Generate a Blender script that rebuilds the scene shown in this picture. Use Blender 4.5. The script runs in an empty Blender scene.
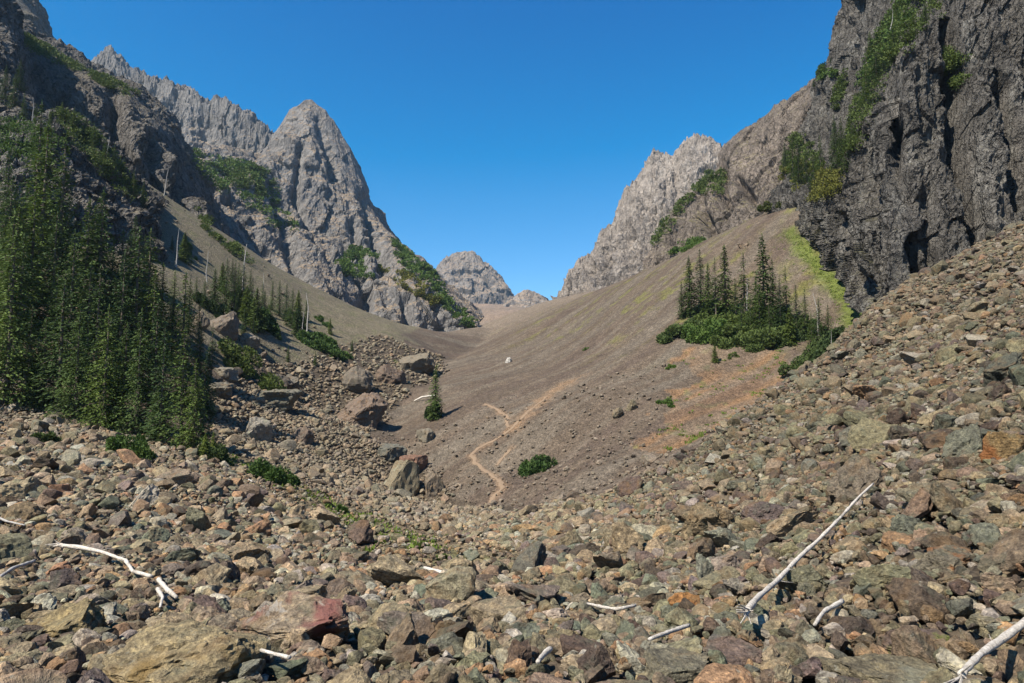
import bpy, math, random, re
import numpy as np
from mathutils import Vector

random.seed(7)
rng = np.random.default_rng(11)
scene = bpy.context.scene
col = scene.collection

# ------------------------------------------------------------------ camera
F = 24.0 / 36.0 * 1024.0
PITCH = math.radians(4.9)
CAMZ = 1.7
cam_data = bpy.data.cameras.new("camera")
cam_data.lens = 24.0
cam_data.sensor_width = 36.0
cam_data.clip_start = 0.05
cam_data.clip_end = 6000
cam = bpy.data.objects.new("camera", cam_data)
cam.location = (0, 0, CAMZ)
cam.rotation_euler = (math.radians(90) + PITCH, 0, 0)
col.objects.link(cam)
scene.camera = cam
CP, SP = math.cos(PITCH), math.sin(PITCH)


def ray(px, py):
    u = (px - 512.0) / F
    v = (341.5 - py) / F
    y = CP - v * SP
    return u / y, (SP + v * CP) / y


def P(px, py, D):
    a, b = ray(px, py)
    return (a * D, D, CAMZ + b * D)


def project(p):
    p = np.atleast_2d(np.asarray(p, float))
    z = p[:, 2] - CAMZ
    f = p[:, 1] * CP + z * SP
    up = -p[:, 1] * SP + z * CP
    f = np.where(f < 0.05, 0.05, f)
    return np.stack([512 + F * p[:, 0] / f, 341.5 - F * up / f, f], 1)


# ------------------------------------------------------------------ noise
_perm = np.random.default_rng(3).permutation(256)
_perm = np.concatenate([_perm, _perm, _perm])
_g = np.random.default_rng(5).normal(size=(256, 3))
_g /= np.linalg.norm(_g, axis=1)[:, None]
_rv = np.random.default_rng(6).random((256, 6))


def perlin(p):
    i = np.floor(p).astype(np.int64)
    f = p - i
    i &= 255
    w = f * f * f * (f * (f * 6 - 15) + 10)
    out = 0
    for dx in (0, 1):
        wx = w[:, 0] if dx else 1 - w[:, 0]
        hx = _perm[(i[:, 0] + dx) & 255]
        for dy in (0, 1):
            wy = w[:, 1] if dy else 1 - w[:, 1]
            hy = _perm[hx + ((i[:, 1] + dy) & 255)]
            for dz in (0, 1):
                wz = w[:, 2] if dz else 1 - w[:, 2]
                h = _perm[hy + ((i[:, 2] + dz) & 255)]
                g = _g[h]
                d = g[:, 0] * (f[:, 0] - dx) + g[:, 1] * (f[:, 1] - dy) + g[:, 2] * (f[:, 2] - dz)
                out = out + wx * wy * wz * d
    return out * 1.5


def fbm(p, octaves=4, gain=0.5):
    a, s, o = 1.0, 1.0, 0
    for k in range(octaves):
        o = o + a * perlin(p * s + 17.3 * k)
        a *= gain
        s *= 2.03
    return o


def ridged(p, octaves=4, gain=0.5):
    a, s, o = 1.0, 1.0, 0
    for k in range(octaves):
        o = o + a * (1 - 2 * np.abs(perlin(p * s + 11.7 * k)))
        a *= gain
        s *= 2.1
    return o


def facet(p, slope=1.0):
    """broken planes: every cell of a Voronoi split has its own offset and tilt"""
    i = np.floor(p).astype(np.int64)
    best = np.full(len(p), 1e9)
    val = np.zeros(len(p))
    for dx in (-1, 0, 1):
        for dy in (-1, 0, 1):
            for dz in (-1, 0, 1):
                c = i + np.array([dx, dy, dz])
                h = _perm[_perm[_perm[c[:, 0] & 255] + (c[:, 1] & 255)] + (c[:, 2] & 255)]
                r = _rv[h]
                q = p - (c + r[:, :3])
                d = (q * q).sum(1)
                v = r[:, 3] - 0.5 + slope * (q * (r[:, 3:6] - 0.5)).sum(1)
                m = d < best
                best = np.where(m, d, best)
                val = np.where(m, v, val)
    return val


def smooth(a, b, x):
    t = np.clip((x - a) / (b - a), 0, 1)
    return t * t * (3 - 2 * t)


# ------------------------------------------------------------------ mesh helpers
def mesh_from(name, verts, faces, smooth_shade=False):
    """faces: (n,3) or (n,4) int array"""
    me = bpy.data.meshes.new(name)
    verts = np.asarray(verts, np.float32)
    faces = np.asarray(faces, np.int32)
    k = faces.shape[1]
    me.vertices.add(len(verts))
    me.vertices.foreach_set("co", verts.ravel())
    me.loops.add(faces.size)
    me.loops.foreach_set("vertex_index", faces.ravel())
    me.polygons.add(len(faces))
    me.polygons.foreach_set("loop_start", np.arange(0, faces.size, k, dtype=np.int32))
    me.polygons.foreach_set("loop_total", np.full(len(faces), k, np.int32))
    me.polygons.foreach_set("use_smooth", np.full(len(faces), smooth_shade, bool))
    me.update(calc_edges=True)
    me.validate()
    return me


def set_colors(me, cols, name="Col"):
    a = me.color_attributes.new(name, 'FLOAT_COLOR', 'POINT')
    c = np.ones((len(cols), 4), np.float32)
    c[:, :3] = cols
    a.data.foreach_set("color", c.ravel())


def link(name, me, mat=None, parent=None):
    o = bpy.data.objects.new(name, me)
    col.objects.link(o)
    if mat is not None and len(me.materials) == 0:
        me.materials.append(mat)
    if parent is not None:
        o.parent = parent
    return o


def empty(name, loc):
    o = bpy.data.objects.new(name, None)
    o.empty_display_size = 0.2
    col.objects.link(o)
    o.location = loc
    return o


def tag(o, label=None, cat=None, group=None, kind=None):
    for k, v in (("label", label), ("category", cat), ("group", group), ("kind", kind)):
        if v:
            o[k] = v
    return o


def grid_faces(nr, nc):
    a = np.arange(nr * nc).reshape(nr, nc)
    return np.stack([a[:-1, :-1], a[:-1, 1:], a[1:, 1:], a[1:, :-1]], -1).reshape(-1, 4)


# ------------------------------------------------------------------ materials
class NT:
    def __init__(self, name):
        self.m = bpy.data.materials.new(name)
        self.m.use_nodes = True
        self.t = self.m.node_tree
        self.t.nodes.clear()
        self.out = self.n('ShaderNodeOutputMaterial')
        self.b = self.n('ShaderNodeBsdfPrincipled')
        self.l(self.b.outputs[0], self.out.inputs[0])

    def n(self, t, **kw):
        o = self.t.nodes.new(t)
        for k, v in kw.items():
            setattr(o, k, v)
        return o

    def l(self, a, b):
        self.t.links.new(a, b)

    def noise(self, scale, detail=4, rough=0.55, vec=None, dist=0.0):
        o = self.n('ShaderNodeTexNoise')
        o.inputs['Scale'].default_value = scale
        o.inputs['Detail'].default_value = detail
        o.inputs['Roughness'].default_value = rough
        o.inputs['Distortion'].default_value = dist
        if vec is not None:
            self.l(vec, o.inputs['Vector'])
        return o.outputs['Fac']

    def vor(self, scale, vec=None, out='Distance', feature='F1'):
        o = self.n('ShaderNodeTexVoronoi', feature=feature)
        o.inputs['Scale'].default_value = scale
        if vec is not None:
            self.l(vec, o.inputs['Vector'])
        return o.outputs[out]

    def ramp(self, fac, stops):
        o = self.n('ShaderNodeValToRGB')
        e = o.color_ramp.elements
        while len(e) > 1:
            e.remove(e[-1])
        for k, (p, c) in enumerate(stops):
            c = c if isinstance(c, (tuple, list)) else (c, c, c)
            el = e[0] if k == 0 else e.new(p)
            el.position = p
            el.color = (*c, 1)
        self.l(fac, o.inputs[0])
        return o.outputs[0]

    def mix(self, fac, a, b, mode='MIX'):
        o = self.n('ShaderNodeMix', data_type='RGBA', blend_type=mode)
        for s, v in ((o.inputs[0], fac), (o.inputs[6], a), (o.inputs[7], b)):
            if isinstance(v, (int, float)):
                s.default_value = v
            elif isinstance(v, tuple):
                s.default_value = (*v, 1)
            else:
                self.l(v, s)
        return o.outputs[2]

    def math(self, op, a, b=0.0, clamp=False):
        o = self.n('ShaderNodeMath', operation=op, use_clamp=clamp)
        for s, v in ((o.inputs[0], a), (o.inputs[1], b)):
            if isinstance(v, (int, float)):
                s.default_value = v
            else:
                self.l(v, s)
        return o.outputs[0]

    def mapping(self, vec, scale=(1, 1, 1), rot=(0, 0, 0)):
        o = self.n('ShaderNodeMapping')
        o.inputs['Scale'].default_value = scale
        o.inputs['Rotation'].default_value = rot
        self.l(vec, o.inputs['Vector'])
        return o.outputs[0]

    def bump(self, height, dist, strength=1.0, normal=None):
        o = self.n('ShaderNodeBump')
        o.inputs['Strength'].default_value = strength
        o.inputs['Distance'].default_value = dist
        self.l(height, o.inputs['Height'])
        if normal is not None:
            self.l(normal, o.inputs['Normal'])
        return o.outputs[0]

    def done(self, colr, rough=0.9, normal=None, spec=0.25, alb=0.72):
        if not isinstance(colr, tuple):
            colr = self.mix(1.0, colr, (alb, alb, alb), 'MULTIPLY')
        if isinstance(colr, tuple):
            self.b.inputs['Base Color'].default_value = (*colr, 1)
        else:
            self.l(colr, self.b.inputs['Base Color'])
        self.b.inputs['Roughness'].default_value = rough
        self.b.inputs['Specular IOR Level'].default_value = spec
        if normal is not None:
            self.l(normal, self.b.inputs['Normal'])
        return self.m


def rock_material(name, patch=None, patch_scale=3.0, patch_lo=0.52, patch_hi=0.6, patch2=None, strata=0.0):
    t = NT(name)
    pos = t.n('ShaderNodeNewGeometry').outputs['Position']
    at = t.n('ShaderNodeAttribute', attribute_name="Col").outputs['Color']
    oc = t.n('ShaderNodeObjectInfo').outputs['Color']
    base = t.mix(1.0, at, oc, 'ADD')
    n1 = t.noise(2.2, 6, 0.62, pos, 0.4)
    n2 = t.noise(9.0, 6, 0.7, pos, 0.3)
    n3 = t.noise(45.0, 4, 0.7, pos)
    c = t.mix(1.0, base, t.ramp(n2, [(0.28, (0.48, 0.46, 0.44)), (0.5, (0.95, 0.95, 0.95)), (0.72, (1.55, 1.5, 1.4))]), 'MULTIPLY')
    c = t.mix(1.0, c, t.ramp(n3, [(0.3, 0.6), (0.5, 1.0), (0.7, 1.5)]), 'MULTIPLY')
    nm = t.noise(20.0, 5, 0.7, t.mapping(pos, (1, 1, 1), (0.2, 0.9, 1.3)), 0.6)
    c = t.mix(1.0, c, t.ramp(nm, [(0.32, (0.5, 0.47, 0.46)), (0.5, (1.0, 1.0, 1.0)), (0.66, (1.5, 1.45, 1.3))]), 'MULTIPLY')
    # rusty and greenish weathering rinds
    c = t.mix(t.math('MULTIPLY', t.ramp(n1, [(0.52, 0.0), (0.66, 1.0)]), 0.45), c, (0.26, 0.15, 0.065))
    n4 = t.noise(3.7, 5, 0.6, t.mapping(pos, (1, 1, 1), (0.4, 1.1, 0.3)))
    c = t.mix(t.math('MULTIPLY', t.ramp(n4, [(0.54, 0.0), (0.64, 1.0)]), 0.4), c, (0.13, 0.145, 0.10))
    # small pale crustose lichen spots
    n5 = t.noise(14.0, 5, 0.75, t.mapping(pos, (1, 1, 1), (1.4, 0.2, 0.7)))
    c = t.mix(t.math('MULTIPLY', t.ramp(n5, [(0.62, 0.0), (0.68, 1.0)]), 0.5), c, (0.42, 0.41, 0.33))
    if patch:
        n6 = t.noise(patch_scale, 5, 0.6, t.mapping(pos, (1, 1, 1), (0.9, 0.5, 1.7)), 0.5)
        c = t.mix(t.ramp(n6, [(patch_lo, 0.0), (patch_hi, 0.9)]), c, t.mix(n3, tuple(x * 0.75 for x in patch), tuple(x * 1.2 for x in patch)))
    if patch2:
        n7 = t.noise(patch_scale * 1.3, 5, 0.7, t.mapping(pos, (1, 1, 1), (2.1, 1.5, 0.2)), 0.5)
        c = t.mix(t.ramp(n7, [(0.55, 0.0), (0.6, 0.9)]), c, patch2)
    h = t.math('ADD', t.math('MULTIPLY', n2, 0.7), t.math('MULTIPLY', n3, 0.3))
    h = t.math('ADD', h, t.math('MULTIPLY', t.noise(5.0, 6, 0.75, t.mapping(pos, (1, 1, 2.2), (0.6, 0.3, 0.2)), 1.0), 0.5))
    if strata:
        h = t.math('ADD', h, t.math('MULTIPLY', t.noise(3.0, 5, 0.6, t.mapping(pos, (1, 1, 9), (0.5, 0.4, 0))), strata))
    return t.done(c, 0.88, t.bump(h, 0.07, 1.0), 0.22, 0.66)


def cliff_material(name, c1, c2, c3, soil, scale=1.0, soil_lo=0.62, streak=0.5, bumpd=1.0, joint=0.6, con=0.5):
    """weathered rock wall; debris lies where the wall is flat enough to hold it"""
    t = NT(name)
    g = t.n('ShaderNodeNewGeometry')
    pos = g.outputs['Position']
    s = scale
    n1 = t.noise(0.035 * s, 6, 0.6, pos, 0.6)
    n2 = t.noise(0.22 * s, 7, 0.68, pos, 0.3)
    st = t.noise(0.3 * s, 6, 0.65, t.mapping(pos, (1, 1, 0.13)), 0.4)
    n3 = t.noise(1.6 * s, 5, 0.7, pos)
    c = t.mix(t.ramp(n1, [(0.35, 0.0), (0.62, 1.0)]), c1, c2)
    c = t.mix(t.math('MULTIPLY', t.ramp(st, [(0.5, 0.0), (0.66, 1.0)]), streak), c, c3)
    c = t.mix(1.0, c, t.ramp(n2, [(0.28, 1 - con), (0.5, 1.0), (0.72, 1 + con)]), 'MULTIPLY')
    c = t.mix(1.0, c, t.ramp(n3, [(0.3, 0.72), (0.5, 1.0), (0.7, 1.3)]), 'MULTIPLY')
    sep = t.n('ShaderNodeSeparateXYZ')
    t.l(g.outputs['True Normal'], sep.inputs[0])
    fl = t.math('ADD', sep.outputs[2], t.math('MULTIPLY', t.math('SUBTRACT', n2, 0.5), 0.5))
    c = t.mix(t.math('MULTIPLY', t.ramp(fl, [(soil_lo, 0.0), (soil_lo + 0.13, 1.0)]), 0.85), c, t.mix(n3, tuple(x * 0.8 for x in soil), tuple(x * 1.2 for x in soil)))
    wv = t.n('ShaderNodeTexNoise'); wv.inputs['Scale'].default_value = 0.5 * s; wv.inputs['Detail'].default_value = 4; t.l(pos, wv.inputs['Vector'])
    va = t.n('ShaderNodeVectorMath', operation='MULTIPLY_ADD'); t.l(wv.outputs['Color'], va.inputs[0]); va.inputs[1].default_value = (2.2 / s,) * 3; t.l(pos, va.inputs[2])
    cr = t.ramp(t.vor(0.42 * s, t.mapping(va.outputs[0], (1, 1, 0.17), (0.1, 0.06, 0)), feature='DISTANCE_TO_EDGE'), [(0.0, 0.0), (0.07, 1.0)])
    cr2 = t.ramp(t.vor(1.3 * s, t.mapping(va.outputs[0], (1, 1, 0.5), (0.3, 0.2, 0.4)), feature='DISTANCE_TO_EDGE'), [(0.0, 0.0), (0.09, 1.0)])
    c = t.mix(1.0, c, t.ramp(cr, [(0.0, 1 - 0.6 * joint), (1.0, 1.0)]), 'MULTIPLY')
    c = t.mix(1.0, c, t.ramp(cr2, [(0.0, 1 - 0.4 * joint), (1.0, 1.0)]), 'MULTIPLY')
    v = t.vor(0.5 * s, t.mapping(pos, (1, 1, 0.45), (0.15, 0.1, 0)))
    h = t.math('ADD', t.math('MULTIPLY', n2, 0.5), t.math('MULTIPLY', n3, 0.22))
    h = t.math('ADD', h, t.math('MULTIPLY', v, 0.25))
    h = t.math('ADD', h, t.math('MULTIPLY', st, 0.5))
    h = t.math('ADD', h, t.math('ADD', t.math('MULTIPLY', cr, 0.55 * joint), t.math('MULTIPLY', cr2, 0.25 * joint)))
    return t.done(c, 0.92, t.bump(h, 2.2 * bumpd / s, 1.0), 0.2)


def ground_material():
    t = NT("scree")
    pos = t.n('ShaderNodeNewGeometry').outputs['Position']
    at = t.n('ShaderNodeAttribute', attribute_name="Col").outputs['Color']
    vc = t.vor(11.0, pos, 'Color')
    vd = t.vor(11.0, pos, 'Distance')
    vc2 = t.vor(3.2, pos, 'Color')
    vd2 = t.vor(3.2, pos, 'Distance')
    n2 = t.noise(0.6, 6, 0.65, pos)
    n3 = t.noise(14.0, 5, 0.7, pos)
    bw = t.n('ShaderNodeRGBToBW'); t.l(vc, bw.inputs[0])
    bw2 = t.n('ShaderNodeRGBToBW'); t.l(vc2, bw2.inputs[0])
    c = t.mix(1.0, at, t.ramp(bw.outputs[0], [(0.15, 0.6), (0.5, 0.97), (0.85, 1.5)]), 'MULTIPLY')
    c = t.mix(1.0, c, t.ramp(bw2.outputs[0], [(0.2, 0.85), (0.5, 1.0), (0.85, 1.25)]), 'MULTIPLY')
    c = t.mix(1.0, c, t.ramp(n2, [(0.3, 0.8), (0.5, 1.0), (0.7, 1.2)]), 'MULTIPLY')
    c = t.mix(1.0, c, t.ramp(n3, [(0.3, 0.75), (0.5, 1.0), (0.7, 1.25)]), 'MULTIPLY')
    h = t.math('ADD', t.math('MULTIPLY', vd, -0.6), t.math('MULTIPLY', n3, 0.3))
    nb = t.bump(h, 0.09, 0.9)
    nb = t.bump(t.math('MULTIPLY', vd2, -1.0), 0.13, 0.6, nb)
    return t.done(c, 0.95, nb, 0.15, 0.6)


def foliage_material(name, c1, c2, c3):
    t = NT(name)
    g = t.n('ShaderNodeNewGeometry')
    r = t.n('ShaderNodeObjectInfo').outputs['Random']
    n = t.noise(1.3, 3, 0.6, g.outputs['Position'])
    n2 = t.noise(7.0, 2, 0.6, g.outputs['Position'])
    c = t.mix(t.ramp(n, [(0.35, 0.0), (0.65, 1.0)]), c1, c2)
    c = t.mix(t.math('MULTIPLY', t.ramp(n2, [(0.5, 0.0), (0.7, 1.0)]), 0.35), c, c3)
    c = t.mix(1.0, c, t.ramp(r, [(0.0, (0.6, 0.68, 0.8)), (0.5, (1.0, 1.0, 1.0)), (1.0, (1.4, 1.3, 0.95))]), 'MULTIPLY')
    m = t.done(c, 0.75, None, 0.25, 1.05)
    tr = t.n('ShaderNodeBsdfTranslucent')
    t.l(c, tr.inputs[0])
    ms = t.n('ShaderNodeMixShader')
    ms.inputs[0].default_value = 0.22
    t.l(t.b.outputs[0], ms.inputs[1])
    t.l(tr.outputs[0], ms.inputs[2])
    t.l(ms.outputs[0], t.out.inputs[0])
    return m


def wood_material(name, c1, c2):
    t = NT(name)
    pos = t.n('ShaderNodeTexCoord').outputs['Object']
    n = t.noise(16.0, 6, 0.75, pos, 1.5)
    c = t.mix(t.ramp(n, [(0.35, 0.0), (0.65, 1.0)]), c1, c2)
    n2 = t.noise(2.2, 4, 0.6, pos, 0.8)
    c = t.mix(t.math('MULTIPLY', t.ramp(n2, [(0.54, 0.0), (0.66, 1.0)]), 0.65), c, tuple(x * 0.5 for x in c1))
    return t.done(c, 0.85, t.bump(n, 0.02, 1.0), 0.15, 1.0)


M = {}
M['rock'] = rock_material("weathered_rock")
M['rock_red'] = rock_material("red_patched_rock", (0.3, 0.12, 0.1), 1.5, 0.5, 0.6, (0.48, 0.43, 0.36), 0.5)
M['rock_olive'] = rock_material("olive_rock", (0.3, 0.2, 0.075), 2.0, 0.52, 0.66, None, 0.8)
M['rock_lichen'] = rock_material("lichen_rock", (0.36, 0.35, 0.25), 0.8, 0.55, 0.62)
M['rock_moss'] = rock_material("mossy_rock", (0.17, 0.2, 0.045), 2.2, 0.54, 0.62, None, 0.7)
M['rock_rust'] = rock_material("rust_stained_rock", (0.3, 0.12, 0.04), 2.0, 0.5, 0.6, None, 0.6)
M['ground'] = ground_material()
M['needles'] = foliage_material("fir_needles", (0.052, 0.09, 0.024), (0.08, 0.122, 0.03), (0.12, 0.155, 0.042))
M['needles_light'] = foliage_material("young_fir_needles", (0.075, 0.115, 0.025), (0.1, 0.14, 0.032), (0.14, 0.165, 0.045))
M['shrub'] = foliage_material("shrub_leaves", (0.05, 0.095, 0.02), (0.08, 0.13, 0.025), (0.12, 0.16, 0.035))
M['shrub_dark'] = foliage_material("dark_shrub_leaves", (0.05, 0.078, 0.022), (0.07, 0.1, 0.026), (0.105, 0.125, 0.038))
M['shrub_yellow'] = foliage_material("yellowing_shrub_leaves", (0.09, 0.105, 0.02), (0.13, 0.13, 0.03), (0.17, 0.13, 0.035))
M['bark'] = wood_material("conifer_bark", (0.09, 0.07, 0.055), (0.2, 0.17, 0.14))
M['dead'] = wood_material("bleached_wood", (0.34, 0.3, 0.25), (0.7, 0.65, 0.58))
M['snag'] = wood_material("grey_snag_wood", (0.25, 0.23, 0.21), (0.5, 0.48, 0.45))
t = NT("trail_dirt")
_p = t.n('ShaderNodeNewGeometry').outputs['Position']
_n = t.noise(3.0, 5, 0.7, _p)
M['trail'] = t.done(t.mix(_n, (0.25, 0.175, 0.115), (0.39, 0.285, 0.195)), 0.95, t.bump(t.noise(9, 4, 0.7, _p), 0.08), 0.1)

# ------------------------------------------------------------------ ground height field
thalweg = [(400, 450, 70), (418, 395, 95), (445, 365, 125), (470, 352, 150), (490, 330, 190), (480, 510, 52)]
ctrl = [  # photo position and distance of ground points
    (0, 683, 4.5), (256, 683, 4.5), (512, 683, 4.5), (768, 683, 4.3), (1024, 683, 4.0), (-150, 683, 4.5), (1200, 683, 3.6),
    (512, 640, 6.4), (256, 640, 6.6), (0, 600, 8.5), (256, 600, 9.5), (512, 600, 10), (640, 600, 9.5), (800, 600, 7.2), (1024, 600, 5.2),
    (1024, 560, 6.0), (900, 560, 7.2), (800, 560, 9), (640, 560, 14), (512, 560, 17), (430, 552, 25), (320, 560, 15), (160, 560, 13), (0, 540, 14),
    (1024, 480, 8.5), (900, 480, 12), (800, 480, 17), (720, 480, 22), (560, 530, 27), (640, 510, 24),
    (0, 480, 25), (100, 490, 24), (200, 500, 24), (0, 430, 38), (0, 395, 46), (100, 440, 38), (200, 458, 38), (-200, 480, 24), (-200, 400, 42),
    (320, 500, 36), (250, 470, 40), (380, 530, 33), (450, 520, 46), (520, 505, 50), (400, 510, 45), (600, 500, 45),
    (250, 440, 56), (300, 470, 50), (300, 400, 80), (360, 410, 85), (230, 390, 66), (200, 400, 58), (340, 440, 66),
    (320, 350, 100), (270, 350, 88), (200, 300, 85), (100, 300, 64), (0, 300, 60), (-150, 300, 56), (0, 200, 84), (100, 215, 98), (150, 240, 100), (-150, 180, 84),
    (160, 195, 130), (210, 225, 131), (260, 260, 132), (320, 300, 134), (400, 331, 138), (440, 352, 142), (250, 300, 108), (375, 350, 118), (410, 368, 112),
    (1024, 400, 13), (1024, 300, 27), (900, 400, 23), (960, 350, 26), (960, 300, 40), (880, 350, 38), (840, 400, 31),
    (870, 311, 62), (905, 290, 61), (950, 263, 60), (1024, 224, 59), (1150, 180, 56), (840, 340, 52), (790, 380, 42), (740, 420, 35), (690, 450, 32), (640, 482, 31),
    (1200, 400, 9), (1200, 250, 34),
] + thalweg
fan_ctrl = [
    (500, 480, 56), (505, 430, 67), (545, 400, 74), (600, 400, 66), (537, 470, 58), (470, 450, 65), (650, 430, 58), (600, 450, 56), (650, 460, 50), (432, 420, 78), (600, 500, 45), (520, 505, 50),
    (700, 350, 77), (680, 300, 94), (760, 270, 96), (760, 350, 76), (820, 350, 73), (860, 306, 80), (820, 262, 92), (800, 300, 85), (720, 390, 66),
    (800, 207, 106), (740, 226, 115), (700, 243, 125), (640, 273, 145), (600, 289, 165), (545, 306, 190), (510, 313, 212), (600, 320, 112), (520, 350, 125), (560, 360, 98), (600, 350, 92),
] + thalweg
base_pts = np.array([P(*c) for c in ctrl] + [(13, 50, -4), (20, 58, -2), (30, 72, 4), (5, 75, -7), (15, 100, -2), (10, 130, 3), (5, 160, 8), (5, 190, 14), (-3, 60, -9), (30, 100, 6),
    (0, -12, 1.3), (-12, -6, 0.8), (12, -6, 2.6), (-40, 0, 5), (40, 0, 16), (70, 60, 22), (70, 100, 30), (-90, 100, 50), (-100, 150, 60), (-60, 40, 14),
    (-60, 200, 18), (-30, 200, 8), (-20, 260, 10), (40, 260, 10), (90, 180, 30), (60, 150, 15), (0, 320, 10), (100, 320, 20), (-100, 320, 20), (0, -60, 5), (-60, -60, 15), (60, -60, 25), (-140, 60, 50), (140, 60, 60)])
fan_pts = np.array([P(*c) for c in fan_ctrl] + [(-25, 72, -11), (-28, 95, -6), (-28, 125, 0), (-25, 150, 4), (-22, 190, 12), (-20, 45, -22), (10, 38, -14), (30, 45, -4), (45, 60, 6), (70, 100, 40), (90, 180, 50), (60, 150, 38), (40, 260, 30),
    (0, 0, -30), (60, 0, -20), (-60, 0, -40), (-80, 120, -20), (-80, 200, -5), (0, 320, 12), (100, 320, 40), (-100, 320, 0), (0, -60, -50), (140, 60, 30)])


def _ker(a, b):
    d2 = ((a[:, None, :] - b[None]) ** 2).sum(-1)
    return 0.5 * d2 * np.log(d2 + 1e-9)


class Spline:
    def __init__(self, p, lam):
        n = len(p)
        self.c = p[:, :2] / 50.0
        A = np.zeros((n + 3, n + 3))
        A[:n, :n] = _ker(self.c, self.c) + lam * np.eye(n)
        A[:n, n] = 1
        A[:n, n + 1:] = self.c
        A[n:, :n] = A[:n, n:].T
        self.w = np.linalg.solve(A, np.concatenate([p[:, 2], np.zeros(3)]))
        self.n = n

    def __call__(self, q):
        q = q / 50.0
        return _ker(q, self.c) @ self.w[:self.n] + self.w[self.n] + q @ self.w[self.n + 1:]


base_s, fan_s = Spline(base_pts, 2e-4), Spline(fan_pts, 2e-3)


def gz(x, y):
    x = np.atleast_1d(np.asarray(x, float))
    y = np.atleast_1d(np.asarray(y, float))
    out = np.empty(len(x))
    for s in range(0, len(x), 20000):
        q = np.stack([x[s:s + 20000], y[s:s + 20000]], 1)
        za, zb = base_s(q), fan_s(q)
        out[s:s + 20000] = 0.5 * (za + zb + np.sqrt((za - zb) ** 2 + 0.3))
    q = np.stack([x, y, np.zeros(len(x))], 1)
    d = np.hypot(x, y)
    out += 0.28 * fbm(q / 7.0, 3) * smooth(4, 20, d) + 0.9 * fbm(q / 30.0 + 5, 2) * smooth(50, 110, d)
    return out


_Ds = np.geomspace(2.5, 260, 500)


def hit(px, py):
    """first ground point seen at a photo position"""
    a, b = ray(px, py)
    g = gz(a * _Ds, _Ds) - (CAMZ + b * _Ds)
    k = np.argmax(g > 0)
    if g[k] <= 0:
        k = len(_Ds) - 1
    if k == 0:
        return Vector((a * _Ds[0], _Ds[0], CAMZ + b * _Ds[0]))
    t = g[k - 1] / (g[k - 1] - g[k])
    D = _Ds[k - 1] + (_Ds[k] - _Ds[k - 1]) * t
    return Vector((a * D, D, float(gz(a * D, D)[0])))


def in_poly(x, y, poly):
    inside = np.zeros(len(x), bool)
    n = len(poly)
    for i in range(n):
        x1, y1 = poly[i]
        x2, y2 = poly[(i + 1) % n]
        c = ((y1 > y) != (y2 > y)) & (x < (x2 - x1) * (y - y1) / (y2 - y1 + 1e-12) + x1)
        inside ^= c
    return inside


def seg_dist(x, y, line):
    d = np.full(len(x), 1e9)
    for (x1, y1), (x2, y2) in zip(line[:-1], line[1:]):
        dx, dy = x2 - x1, y2 - y1
        t = np.clip(((x - x1) * dx + (y - y1) * dy) / (dx * dx + dy * dy + 1e-9), 0, 1)
        d = np.minimum(d, np.hypot(x - x1 - t * dx, y - y1 - t * dy))
    return d


def world_line(pix):
    return [tuple(hit(*p)[:2]) for p in pix]


TRAIL = [
    [(486, 508), (492, 498), (503, 488), (499, 480), (490, 474), (478, 465), (470, 455), (482, 446), (502, 436), (516, 424), (533, 408), (548, 396)],
    [(496, 466), (503, 458), (511, 448)],
    [(508, 428), (507, 417), (497, 409), (484, 404)],
]
trail_w = [world_line(l) for l in TRAIL]
# the boulder field: everything this side of the fan and the grassy left slope
boulder_poly = world_line([(250, 352), (300, 368), (340, 345), (380, 335), (440, 356), (446, 372), (425, 384), (385, 415), (366, 440), (420, 466), (470, 505), (520, 512), (600, 497), (660, 470), (700, 448)])
boulder_poly += [(12, 36), (17.4, 43), (25.5, 52), (33, 63), (38, 62), (75, 60), (75, -30), (-75, -30), (-60, 25)] + world_line([(0, 385), (100, 425), (190, 440), (215, 400)])
strip_line = world_line([(232, 458), (290, 485), (340, 512), (400, 535), (450, 560)])
orange_poly = world_line([(660, 395), (690, 345), (720, 340), (790, 350), (800, 372), (760, 400), (690, 445), (655, 430)])
lgrass_poly = world_line([(165, 205), (240, 255), (330, 308), (420, 345), (380, 350), (345, 372), (300, 375), (240, 345), (180, 270)])
moss_line = world_line([(790, 232), (812, 255), (830, 278), (850, 302), (866, 312)])

# ring grid round the camera, finest where the camera looks
r = np.geomspace(0.8, 430, 820)
th = np.concatenate([np.linspace(-180, -62, 40)[:-1], np.linspace(-62, -41, 40)[:-1], np.linspace(-41, 41, 700), np.linspace(41, 62, 40)[1:], np.linspace(62, 180, 40)[1:]])
R_, T_ = np.meshgrid(r, np.radians(th), indexing='ij')
gx, gy = (R_ * np.sin(T_)).ravel(), (R_ * np.cos(T_)).ravel()
gzv = gz(gx, gy)
q = np.stack([gx, gy, gzv], 1)
rr = np.hypot(gx, gy)
bf = in_poly(gx + 1.2 * fbm(q / 4, 2), gy + 1.2 * fbm(q / 4 + 9, 2), boulder_poly)
gzv = gzv + np.where(bf, 1, 0.35) * 0.10 * fbm(q / 0.9, 3) + 0.05 * fbm(q / 0.35, 2) * (rr < 60)
n_a = fbm(q / 9.0, 4) * 0.5 + 0.5
n_b = fbm(q / 2.2 + 31, 4) * 0.5 + 0.5
cfan = np.array([0.160, 0.122, 0.088])
cbould = np.array([0.115, 0.09, 0.064])
clg = np.array([0.23, 0.197, 0.133])
cor = np.array([0.285, 0.17, 0.09])
cmoss = np.array([0.14, 0.185, 0.028])
colr = np.tile(cfan, (len(gx), 1)) * (0.85 + 0.3 * n_a)[:, None]


def blend(mask, c):
    global colr
    colr = colr * (1 - mask[:, None]) + c * mask[:, None]


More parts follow.
